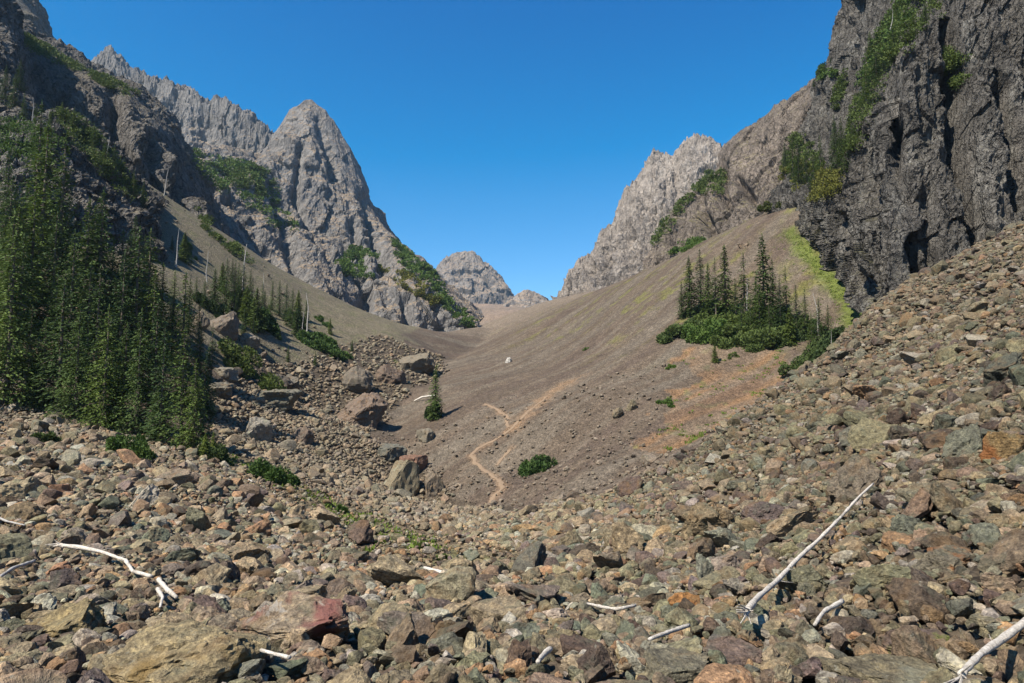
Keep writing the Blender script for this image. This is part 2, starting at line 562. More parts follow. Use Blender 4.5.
lgm = in_poly(gx + 4 * fbm(q / 8 + 3, 3), gy + 4 * fbm(q / 8 + 7, 3), lgrass_poly + [])
lgm = lgm | ((gx < -22) & (gy > 70) & ~bf)
blend(lgm * 0.9, clg)
blend(smooth(0.5, 0.75, n_b) * lgm * 0.35, np.array([0.15, 0.17, 0.06]))
om = in_poly(gx + 3 * fbm(q / 5 + 13, 3), gy + 3 * fbm(q / 5 + 17, 3), orange_poly)
blend(om * smooth(0.2, 0.5, n_a + 0.25 * n_b) * 0.9, cor)
blend(om * smooth(0.72, 0.85, n_b) * 0.6, np.array([0.16, 0.18, 0.06]))
fb = fbm(np.stack([(gx * 0.75 + gy * 0.66) / 40, (-gx * 0.66 + gy * 0.75) / 5.0, 0 * gx], 1) + 8.8, 4)
fanm = (~bf) & (~lgm)
blend(fanm * smooth(0.05, 0.35, fb) * 0.6, np.array([0.185, 0.155, 0.12]))
blend(fanm * smooth(0.1, 0.4, -fb) * 0.55, np.array([0.13, 0.095, 0.074]))
fc = fbm(np.stack([(gx * 0.75 + gy * 0.66) / 22, (-gx * 0.66 + gy * 0.75) / 1.8, 0 * gx], 1) + 21.3, 4)
blend(fanm * smooth(0.18, 0.4, fc) * 0.45, np.array([0.22, 0.185, 0.14]))
blend(fanm * smooth(0.2, 0.42, -fc) * 0.4, np.array([0.115, 0.085, 0.064]))
# yellow-green tufts streak down the fan
sx = gx * 0.80 + gy * 0.60
sy = -gx * 0.60 + gy * 0.80
stn = fbm(np.stack([sx / 16, sy / 3.0, 0 * sx], 1) + 3.3, 4) * 0.5 + 0.5
up = smooth(3, 14, gzv) * (~bf) * (~lgm) * (gy < 180) * smooth(8, 22, gx + 0.1 * gy)
blend(up * smooth(0.52, 0.78, stn) * smooth(0.4, 0.65, n_b) * 0.65, np.array([0.2, 0.2, 0.045]))
blend((1 - smooth(0.2, 2.2, seg_dist(gx, gy, moss_line) + 2.4 * (n_b - 0.5))) * 0.8 * (gy > 60), cmoss)
sd = seg_dist(gx, gy, strip_line)
blend(bf * 1.0, cbould)
blend((1 - smooth(2.0, 3.6, sd)) * 0.9, np.array([0.22, 0.17, 0.105]))
blend((1 - smooth(0.3, 2.0, sd + 3.0 * (n_b - 0.35))) * 0.5, np.array([0.17, 0.185, 0.06]))
td = np.minimum.reduce([seg_dist(gx, gy, l) for l in trail_w])
blend((1 - smooth(0.0, 0.6, td + 0.9 * (n_b - 0.5))) * 0.5, np.array([0.36, 0.235, 0.14]))
wide = seg_dist(gx, gy, world_line([(516, 424), (533, 408), (550, 394), (575, 380)]))
blend((1 - smooth(0.0, 2.0, wide + 2.6 * (n_b - 0.5))) * 0.75, np.array([0.34, 0.22, 0.13]))
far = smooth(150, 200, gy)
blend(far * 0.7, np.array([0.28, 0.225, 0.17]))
me = mesh_from("ground", np.stack([gx, gy, gzv], 1), grid_faces(len(r), len(th)), True)
set_colors(me, np.clip(colr, 0.01, 0.7))
tag(link("ground", me, M['ground']), kind='structure')

# trail strips a little above the gravel
tv, tf = [], []
for l in trail_w:
    pl = np.array(l)
    seg = np.r_[0, np.cumsum(np.hypot(*np.diff(pl, axis=0).T))]
    s = np.arange(0, seg[-1], 0.35)
    x, y = np.interp(s, seg, pl[:, 0]), np.interp(s, seg, pl[:, 1])
    x = x + 0.12 * fbm(np.stack([s / 1.5, 0 * s, 0 * s], 1), 3)
    tx, ty = np.gradient(x), np.gradient(y)
    ln = np.hypot(tx, ty)
    nx, ny = -ty / ln, tx / ln
    base = sum(len(v) for v in tv)
    row = []
    for k in (-1, -0.35, 0.35, 1):
        w = k * (0.17 + 0.2 * fbm(np.stack([s / 0.8, 0 * s + 3 * k, 0 * s], 1), 3))
        xx, yy = x + nx * w, y + ny * w
        row.append(np.stack([xx, yy, gz(xx, yy) + 0.02 + 0.05 * (1 - abs(k))], 1))
    tv.append(np.stack(row, 1).reshape(-1, 3))
    tf.append(grid_faces(len(s), 4) + base)
tag(link("path", mesh_from("path", np.concatenate(tv), np.concatenate(tf), True), M['trail']), kind='structure')

# ------------------------------------------------------------------ rock walls and mountains
def loft(name, rows, nu, nv, mat, disp, vw=None, crest=0.0, crest_wl=6.0, seed=0.0, hold=0.0, carve=()):
    rows3 = []
    for rw in rows:
        p = np.array([P(*c) for c in rw])
        a = np.array(rw, float)[:, :2]
        s = np.r_[0, np.cumsum(np.hypot(*np.diff(a, axis=0).T))]
        tt = np.linspace(0, s[-1], nu)
        rows3.append(np.stack([np.interp(tt, s, p[:, k]) for k in range(3)], 1))
    rows3 = np.array(rows3)
    nr = len(rows)
    if vw is None:
        L = np.linalg.norm(np.diff(rows3, axis=0), axis=2).mean(1)
        vw = L ** 0.8
    cuts = np.r_[0, np.cumsum(vw) / np.sum(vw)] * (nr - 1)
    v = np.linspace(0, nr - 1, nv)
    vv = np.interp(v, cuts, np.arange(nr))
    k = np.minimum(vv.astype(int), nr - 2)
    f = (vv - k)[:, None, None]
    g = rows3[k] * (1 - f) + rows3[k + 1] * f
    du = np.gradient(g, axis=1)
    dv = np.gradient(g, axis=0)
    n = np.cross(du, dv)
    n /= np.linalg.norm(n, axis=2)[..., None] + 1e-9
    if (n[:, :, 1].mean()) > 0:
        n = -n
    for _ in range(6):
        n[1:-1] = (n[:-2] + n[1:-1] * 2 + n[2:]) / 4
        n[:, 1:-1] = (n[:, :-2] + n[:, 1:-1] * 2 + n[:, 2:]) / 4
    n /= np.linalg.norm(n, axis=2)[..., None] + 1e-9
    gp = g.reshape(-1, 3)
    d = 0
    for kind, amp, wl, zs in disp:
        q = gp / np.array([wl, wl, wl * zs]) + seed
        q = q + 0.25 * np.stack([perlin(q * 0.7 + 3), perlin(q * 0.7 + 8), perlin(q * 0.7 + 13)], 1)
        d = d + amp * (ridged(q, 4) if kind == 'r' else facet(q) if kind == 'f' else fbm(q, 5, 0.55))
    d = d - np.mean(d)
    if carve:
        pp = project(gp)
        for line, depth, half in carve:
            dist = seg_dist(pp[:, 0], pp[:, 1], line) + 0.5 * half * perlin(gp / 3.0 + seed)
            d = d - depth * np.exp(-(np.maximum(dist, 0) / half) ** 2) * (1 + 0.12 * perlin(gp / 5.0 + 2 * seed))
    d = np.broadcast_to(d, len(gp)).reshape(nv, nu)
    crest_v = float(nr - 2 if nr > 2 else 1)
    cw = np.exp(-((vv - crest_v) / 0.35) ** 2)[:, None]
    keep = 1 - hold * cw
    g = g + n * (d * keep)[..., None]
    if crest:
        q = np.stack([g[..., 0].ravel() / crest_wl, g[..., 1].ravel() / crest_wl, 0 * g[..., 0].ravel()], 1) + seed
        cz = (ridged(q, 4, 0.6) - 0.6).reshape(nv, nu)
        g[..., 2] += crest * cz * cw
    me = mesh_from(name, g.reshape(-1, 3), grid_faces(nv, nu))
    o = link(name, me, mat)
    tag(o, kind='structure')
    return o


M['cliff_near'] = cliff_material("dark_volcanic_cliff", (0.105, 0.097, 0.086), (0.175, 0.16, 0.141), (0.31, 0.298, 0.268), (0.15, 0.14, 0.07), 1.8, 0.74, 0.6, 1.0, 0.5, 0.4)
M['cliff_left'] = cliff_material("left_cliff_rock", (0.15, 0.138, 0.127), (0.2, 0.183, 0.165), (0.115, 0.108, 0.1), (0.19, 0.16, 0.11), 1.0, 0.6, 0.5, 0.7)
M['peak'] = cliff_material("peak_rock", (0.2, 0.19, 0.183), (0.25, 0.236, 0.225), (0.32, 0.305, 0.29), (0.33, 0.25, 0.17), 0.6, 0.56, 0.45, 0.5, 0.35, 0.28)
M['ridge_r'] = cliff_material("brown_ridge_rock", (0.2, 0.165, 0.135), (0.25, 0.205, 0.17), (0.15, 0.13, 0.115), (0.22, 0.19, 0.09), 0.9, 0.66, 0.4, 0.8, 0.35)
M['spire'] = cliff_material("pale_spire_rock", (0.34, 0.295, 0.255), (0.285, 0.245, 0.21), (0.43, 0.385, 0.34), (0.3, 0.24, 0.18), 0.5, 0.7, 0.6, 0.5, 0.25, 0.35)
M['far'] = cliff_material("far_peak_rock", (0.25, 0.225, 0.205), (0.32, 0.28, 0.245), (0.2, 0.185, 0.175), (0.37, 0.285, 0.21), 0.25, 0.55, 0.5, 0.7, 0.25)

# front buttress of the right wall
loft("right_cliff", [
    [(768, 222, 116), (799, 236, 106), (824, 260, 93), (842, 286, 82), (860, 308, 71), (882, 332, 63), (908, 325, 61), (950, 300, 60), (1024, 260, 59), (1110, 210, 57), (1220, 150, 54)],
    [(765, 205, 115), (788, 220, 106), (815, 238, 94), (832, 250, 83), (856, 255, 73), (876, 230, 65), (905, 210, 62), (950, 190, 62), (1024, 150, 62), (1110, 100, 60), (1220, 40, 57)],
    [(768, 202, 116), (792, 198, 108), (818, 202, 98), (835, 195, 88), (854, 160, 76), (882, 88, 67), (905, 58, 67), (943, 8, 68), (1024, -80, 69), (1110, -160, 68), (1220, -260, 64)],
    [(775, 192, 128), (800, 180, 122), (822, 180, 112), (840, 165, 102), (862, 125, 94), (890, 70, 90), (915, 30, 90), (950, -20, 92), (1024, -100, 95), (1110, -170, 95), (1220, -250, 95)],
], 820, 620, M['cliff_near'], [('r', 1.5, 15, 6.0), ('r', 0.8, 6, 4.0), ('n', 0.6, 4, 2.5), ('f', 0.8, 2.0, 2.4), ('r', 0.4, 1.6, 2.0), ('r', 0.22, 0.9, 1.4)], seed=2.4, carve=[
    ([(884, 70), (888, 110), (899, 165), (912, 225), (922, 262)], 4.6, 11), ([(868, 140), (866, 175), (874, 215)], 2.4, 6), ([(955, 70), (962, 130), (970, 180), (984, 240)], 5.0, 8),
    ([(945, 10), (950, 45), (958, 75)], 3.0, 6), ([(1000, 90), (1012, 150), (1020, 200)], 3.0, 7), ([(930, 190), (938, 250)], 1.6, 5), ([(848, 220), (856, 262), (866, 295)], 2.5, 5), ([(820, 225), (836, 262), (846, 290)], 2.0, 4)])
# tower behind the green gully
loft("right_tower", [
    [(772, 222, 120), (800, 212, 116), (830, 190, 110), (860, 150, 104), (900, 90, 100), (950, 20, 98), (1000, -40, 98)],
    [(800, 160, 130), (815, 150, 124), (840, 120, 117), (865, 70, 110), (900, 0, 106), (950, -80, 104), (1000, -150, 104)],
    [(813, 92, 142), (823, 76, 138), (834, 52, 133), (840, 22, 128), (848, -10, 124), (880, -70, 118), (960, -190, 114)],
    [(830, 90, 160), (845, 70, 158), (855, 45, 155), (862, 15, 150), (870, -10, 146), (900, -70, 140), (980, -190, 134)],
], 460, 420, M['cliff_near'], [('r', 2.0, 14, 5.0), ('n', 1.2, 6, 2.5), ('f', 0.8, 3.5, 2.0), ('n', 0.5, 2, 1.4), ('r', 0.2, 1.1, 1.2)], seed=7.1, carve=[([(856, 0), (852, 50), (845, 110)], 4, 6), ([(822, 95), (818, 150)], 3, 5)])
# brown ridge above the fan
loft("right_ridge", [
    [(630, 300, 168), (660, 280, 160), (700, 258, 150), (750, 235, 140), (800, 222, 132), (840, 200, 128)],
    [(640, 268, 175), (668, 245, 172), (705, 215, 165), (750, 185, 158), (800, 150, 150), (840, 120, 146)],
    [(648, 252, 182), (658, 236, 184), (676, 210, 186), (698, 182, 188), (712, 168, 188), (722, 152, 188), (738, 138, 184), (758, 126, 180), (778, 114, 174), (800, 95, 166), (814, 84, 160), (850, 50, 152)],
    [(665, 250, 230), (700, 190, 240), (735, 145, 240), (790, 105, 225), (860, 55, 210)],
], 560, 340, M['ridge_r'], [('r', 2.4, 24, 2.2), ('f', 1.8, 9, 2.0), ('n', 1.4, 6, 1.8), ('f', 0.6, 3, 1.5), ('n', 0.4, 1.8, 1.2)], crest=0.8, crest_wl=8, seed=4.7, hold=0.6, carve=[([(700, 205), (712, 235)], 5, 5), ([(722, 165), (724, 205)], 6, 5), ([(738, 180), (752, 200)], 4, 4), ([(668, 240), (690, 200), (716, 168)], 5, 4)])
# pale spires
loft("right_spires", [
    [(540, 325, 285), (600, 312, 275), (650, 290, 265), (720, 250, 255)],
    [(558, 305, 305), (605, 270, 300), (650, 235, 295), (700, 195, 290), (735, 180, 285)],
    [(559, 302, 330), (565, 291, 330), (572, 280, 331), (580, 268, 332), (588, 263, 333), (593, 262, 333), (600, 241, 335), (607, 236, 335), (613, 231, 335), (618, 212, 336), (624, 200, 337), (632, 186, 338), (639, 180, 338), (646, 160, 339), (652, 151, 340), (656, 153, 340), (661, 160, 340), (667, 161, 340), (673, 164, 340), (680, 154, 338), (687, 147, 337), (694, 143, 336), (701, 141, 335), (707, 143, 334), (713, 149, 333), (722, 153, 330), (745, 150, 325)],
    [(580, 305, 420), (640, 220, 430), (680, 190, 430), (760, 170, 420)],
], 460, 300, M['spire'], [('r', 4.5, 26, 4.0), ('r', 3.2, 11, 6.0), ('r', 1.4, 4.5, 5.0), ('f', 1.8, 9, 4.0)], crest=4.0, crest_wl=8, seed=9.3, hold=0.6)
# the sharp peak with its lower buttress and the green ledge between
loft("sharp_peak", [
    [(170, 262, 185), (230, 290, 190), (270, 312, 195), (310, 335, 198), (345, 350, 200), (385, 365, 205), (420, 372, 210), (450, 374, 215), (475, 372, 222), (490, 366, 228)],
    [(188, 190, 215), (212, 182, 222), (240, 197, 225), (272, 232, 228), (300, 240, 232), (330, 262, 235), (345, 266, 236), (375, 272, 236), (415, 288, 236), (440, 303, 236), (463, 327, 236), (479, 338, 240)],
    [(195, 152, 258), (225, 160, 280), (258, 172, 288), (275, 200, 292), (297, 215, 292), (330, 245, 292), (345, 248, 290), (375, 252, 288), (400, 259, 284), (430, 276, 275), (455, 304, 264), (476, 325, 256)],
    [(200, 145, 335), (240, 150, 342), (262, 158, 345), (268, 150, 346), (274, 137, 347), (281, 124, 348), (288, 111, 350), (296, 106, 350), (303, 102, 350), (311, 100, 350), (319, 106, 350), (325, 112, 350), (333, 122, 350), (341, 135, 350), (350, 150, 349), (357, 167, 347), (364, 184, 345), (371, 203, 342), (378, 218, 339), (386, 230, 335), (392, 240, 330), (400, 247, 322), (410, 254, 312), (425, 265, 300), (440, 280, 290), (455, 297, 280), (470, 312, 268), (478, 322, 262)],
    [(215, 150, 420), (260, 160, 430), (300, 130, 430), (340, 150, 430), (400, 250, 420), (440, 280, 390), (480, 322, 350)],
], 640, 480, M['peak'], [('r', 3.5, 36, 4.5), ('r', 1.8, 14, 4.0), ('f', 2.0, 13, 3.0), ('n', 0.8, 8, 4.0), ('r', 0.45, 4.0, 4.0), ('f', 0.6, 4.5, 3.5)], crest=1.0, crest_wl=9, seed=1.9, hold=0.8, carve=[
    ([(318, 120), (328, 150), (334, 175)], 7, 5), ([(366, 200), (374, 235), (384, 262)], 9, 6), ([(352, 225), (362, 262)], 5, 5), ([(300, 150), (296, 190), (310, 235), (332, 262)], 5, 4), ([(345, 250), (366, 275), (362, 310)], 6, 5),
    ([(268, 190), (288, 235), (302, 285)], 6, 6), ([(236, 195), (262, 240), (285, 285)], 4, 5), ([(372, 285), (368, 320)], 6, 4), ([(405, 300), (412, 345)], 5, 5), ([(436, 310), (452, 345)], 5, 5)])
# jagged grey ridge behind it
loft("left_ridge", [
    [(60, 240, 420), (150, 240, 415), (230, 240, 410), (310, 250, 405)],
    [(70, 150, 440), (150, 150, 440), (230, 175, 430), (310, 200, 425)],
    [(70, 82, 470), (85, 74, 470), (94, 67, 470), (101, 60, 470), (107, 53, 470), (110, 52, 470), (114, 60, 470), (121, 66, 470), (127, 73, 470), (134, 70, 469), (141, 69, 468), (146, 76, 467), (152, 82, 466), (160, 80, 465), (168, 84, 464), (176, 92, 463), (184, 91, 462), (193, 98, 460), (202, 106, 459), (210, 106, 458), (215, 101, 457), (221, 98, 456), (226, 104, 456), (233, 112, 455), (243, 116, 454), (250, 118, 453), (256, 126, 452), (264, 131, 451), (270, 138, 450), (280, 142, 450), (300, 160, 450)],
    [(100, 90, 560), (160, 95, 560), (230, 120, 550), (310, 170, 540)],
], 480, 260, M['peak'], [('r', 6, 34, 4.5), ('r', 3, 14, 4.0), ('f', 2.5, 12, 3.0), ('n', 1.2, 5, 2.0)], crest=4.5, crest_wl=9, seed=5.2, hold=0.6)
# dark shaded cliff on the left
loft("left_cliff", [
    [(-60, 130, 120), (0, 135, 124), (40, 140, 128), (75, 155, 131), (105, 182, 133), (135, 205, 135), (160, 225, 137), (190, 245, 139), (225, 262, 142)],
    [(-60, 40, 135), (0, 70, 138), (40, 95, 140), (75, 110, 141), (110, 125, 141), (140, 150, 141), (165, 180, 142), (192, 205, 146), (218, 235, 152)],
    [(-60, -20, 155), (0, 22, 158), (22, 38, 158), (40, 58, 158), (62, 66, 158), (85, 75, 157), (105, 80, 156), (130, 92, 155), (148, 108, 155), (163, 124, 156), (178, 150, 158), (192, 180, 162), (205, 208, 166), (222, 236, 168)],
    [(-60, -60, 195), (10, 0, 200), (32, 30, 200), (55, 45, 200), (90, 66, 200), (140, 88, 200), (170, 115, 200), (190, 150, 205), (212, 205, 210), (230, 240, 205)],
], 420, 300, M['cliff_left'], [('r', 2.6, 26, 3.0), ('n', 2.2, 12, 1.6), ('f', 1.2, 7, 1.6), ('n', 0.8, 3, 1.5), ('r', 0.3, 1.6, 1.2)], crest=0.4, crest_wl=8, seed=3.3, hold=0.7, carve=[([(112, 100), (118, 130), (126, 160)], 6, 7), ([(60, 100), (68, 130)], 4, 6), ([(150, 140), (158, 190)], 4, 6), ([(178, 175), (190, 230)], 4, 8)])
# corner cliffs, upper left
loft("corner_cliff", [
    [(-120, 180, 92), (-40, 165, 96), (0, 150, 100), (18, 140, 104), (32, 128, 110)],
    [(-120, 30, 104), (-40, 60, 108), (0, 80, 110), (16, 85, 112), (27, 100, 116)],
    [(-120, -120, 118), (-40, -60, 120), (-6, -6, 120), (6, 20, 120), (16, 50, 121), (24, 80, 122), (30, 118, 122)],
    [(-120, -150, 150), (-40, -80, 150), (0, -10, 150), (14, 30, 150), (24, 60, 148), (36, 118, 140)],
], 220, 220, M['cliff_left'], [('r', 1.8, 12, 3.5), ('f', 1.8, 6, 2.0), ('f', 0.7, 2.2, 1.3), ('n', 0.3, 1.2, 1)], seed=8.8)
loft("corner_peak", [
    [(-120, 110, 270), (0, 90, 270), (40, 70, 265), (70, 70, 260)],
    [(-120, -40, 290), (0, 10, 288), (30, 30, 285), (52, 56, 280)],
    [(-120, -160, 300), (0, -40, 300), (22, -2, 300), (32, 20, 300), (43, 42, 298), (56, 62, 295)],
    [(-120, -170, 350), (10, -40, 350), (40, 10, 350), (66, 62, 340)],
], 160, 140, M['cliff_left'], [('r', 3, 26, 3.5), ('f', 3, 12, 2.2), ('f', 1.0, 4, 1.5)], seed=6.1)
# broken outcrop among the trees
loft("left_outcrop", [
    [(-80, 240, 66), (0, 250, 70), (40, 250, 74), (80, 252, 78), (120, 258, 84), (165, 262, 92)],
    [(-80, 170, 74), (0, 175, 76), (40, 170, 79), (80, 182, 84), (120, 210, 90), (158, 228, 97)],
    [(-80, 100, 92), (0, 126, 94), (30, 132, 95), (50, 116, 97), (66, 112, 99), (85, 130, 100), (105, 156, 101), (130, 185, 103), (157, 208, 106)],
    [(-80, 90, 115), (0, 118, 118), (40, 118, 120), (75, 110, 122), (105, 150, 122), (135, 182, 124), (168, 205, 125)],
], 320, 240, M['cliff_left'], [('r', 1.4, 10, 1.6), ('f', 1.7, 5, 1.3), ('f', 0.8, 1.9, 1.1), ('n', 0.3, 1.0, 1)], seed=12.6)
# far peak, its small neighbour and the apron below them
loft("far_peak", [
    [(415, 345, 760), (470, 335, 760), (520, 330, 760), (560, 326, 760)],
    [(420, 305, 840), (460, 305, 840), (490, 312, 840), (530, 318, 840)],
    [(420, 285, 930), (436, 269, 930), (443, 260, 930), (450, 256, 930), (458, 254, 930), (466, 255, 930), (473, 255, 930), (480, 261, 930), (488, 266, 930), (496, 273, 930), (503, 282, 930), (509, 291, 930), (514, 299, 930), (522, 312, 930)],
    [(430, 290, 1060), (460, 268, 1060), (490, 278, 1060), (530, 315, 1060)],
], 320, 200, M['far'], [('r', 7, 60, 2.0), ('f', 7, 32, 1.6), ('f', 3, 12, 1.3), ('n', 1.4, 7, 1)], crest=3, crest_wl=16, seed=2.9, hold=0.5)
loft("far_knoll", [
    [(496, 330, 640), (520, 328, 640), (545, 325, 640), (570, 322, 640)],
    [(505, 308, 690), (520, 302, 690), (535, 302, 690), (560, 308, 690)],
    [(506, 310, 730), (513, 299, 730), (518, 294, 730), (524, 291, 730), (530, 292, 730), (537, 296, 730), (543, 299, 730), (548, 304, 730), (553, 302, 730), (560, 300, 730), (570, 304, 730)],
    [(515, 308, 800), (530, 298, 800), (550, 305, 800), (575, 305, 800)],
], 200, 120, M['far'], [('r', 4, 40, 2.0), ('f', 4, 20, 1.6), ('f', 1.6, 8, 1.3)], crest=2, crest_wl=12, seed=7.9, hold=0.5)
ap = loft("col_slope", [
    [(405, 385, 205), (450, 365, 212), (490, 345, 214), (530, 330, 214), (580, 325, 216)],
    [(415, 350, 330), (450, 340, 330), (490, 326, 330), (530, 318, 330), (580, 312, 330)],
    [(415, 322, 640), (455, 312, 640), (490, 308, 640), (530, 308, 640), (580, 304, 640)],
    [(415, 318, 900), (455, 300, 900), (490, 304, 900), (530, 306, 900), (580, 306, 900)],
], 160, 160, M['ground'], [('n', 2.0, 40, 1.0), ('n', 0.6, 9, 1.0)], seed=1.2)
aco = np.zeros(len(ap.data.vertices) * 3, np.float32)
ap.data.vertices.foreach_get("co", aco)
aco = aco.reshape(-1, 3)
nn = fbm(aco / 60, 4)[:, None] * 0.5 + 0.5
set_colors(ap.data, np.array([0.27, 0.22, 0.17]) * (0.8 + 0.35 * nn) + np.array([0.04, 0.0, -0.01]) * nn)

bpy.context.view_layer.update()
DG = bpy.context.evaluated_depsgraph_get()


def see(px, py):
    """first surface seen at a photo position: point, normal, object"""
    a, b = ray(px, py)
    ok, loc, nor, _, ob, _ = scene.ray_cast(DG, Vector((0, 0, CAMZ)), Vector((a, 1, b)).normalized(), distance=3000)
    return (loc, nor, ob) if ok else (None, None, None)


#SECTION2
# ------------------------------------------------------------------ rocks
import bmesh
_ico = {}


def ico(level):
    if level not in _ico:
        bm = bmesh.new()
        bmesh.ops.create_icosphere(bm, subdivisions=level, radius=1)
        bm.verts.ensure_lookup_table()
        v = np.array([x.co[:] for x in bm.verts])
        f = np.array([[q.index for q in x.verts] for x in bm.faces])
        bm.free()
        _ico[level] = (v, f)
    return _ico[level]


def cut_rock(level, seed, nplanes=14, lo=0.42, hi=0.85, rough=0.05, planes=None):
    """angular stone: a ball cut flat by random planes, then roughened; fits the unit box"""
    g = np.random.default_rng(seed)
    v, f = ico(level)
    v = v * (1 + 0.1 * fbm(v * 1.3 + seed % 97, 2))[:, None]
    todo = list(planes or [])
    for k in range(nplanes):
        n = g.normal(size=3)
        todo.append((*(n / np.linalg.norm(n)), g.uniform(lo, hi)))
    for a, b, c, off in todo:
        n = np.array([a, b, c]) / math.sqrt(a * a + b * b + c * c)
        d = v @ n
        v = v - np.where(d > off, (d - off) * 0.97, 0)[:, None] * n
    if rough:
        dirs = v / (np.linalg.norm(v, axis=1)[:, None] + 1e-9)
        v = v + dirs * (rough * fbm(v * 2.2 + seed % 31, 5, 0.62) + 0.9 * rough * facet(v * 2.4 + seed % 13, 1.6) + 0.5 * rough * facet(v * 5.5 + seed % 11, 1.6))[:, None]
    mn, mx = v.min(0), v.max(0)
    return (v - (mn + mx) / 2) / (mx - mn), f


PAL = {
    'olive grey': (0.21, 0.185, 0.12), 'tan': (0.32, 0.25, 0.165), 'rusty orange': (0.31, 0.195, 0.11), 'purplish grey': (0.155, 0.12, 0.102),
    'greenish grey': (0.145, 0.147, 0.108), 'pale grey': (0.33, 0.3, 0.24), 'dark brown': (0.11, 0.082, 0.062), 'brown': (0.22, 0.165, 0.112),
}
PN = list(PAL)
PW = {'left': [.17, .25, .09, .06, .07, .13, .08, .15], 'right': [.32, .12, .04, .06, .13, .09, .12, .12]}


def pick_color(x, y):
    side = smooth(-4, 10, np.array([x - 0.05 * y]))[0]
    w_ = np.array(PW['left']) * (1 - side) + np.array(PW['right']) * side
    k = rng.choice(len(PN), p=w_ / w_.sum())
    return k, np.array(PAL[PN[k]]) * (0.9 + 0.36 * (1 - side)) * rng.uniform(0.75, 1.3) * (1 + rng.uniform(-0.06, 0.06, 3))


def lifted(px, py, lift):
    """where the sight line through a photo position comes within LIFT of the ground"""
    a, b = ray(px, py)
    g = gz(a * _Ds, _Ds) + lift - (CAMZ + b * _Ds)
    k = max(1, int(np.argmax(g > 0)))
    t_ = g[k - 1] / (g[k - 1] - g[k] + 1e-9)
    D = _Ds[k - 1] + (_Ds[k] - _Ds[k - 1]) * min(1, max(0, t_))
    return np.array([a * D, D, CAMZ + b * D])


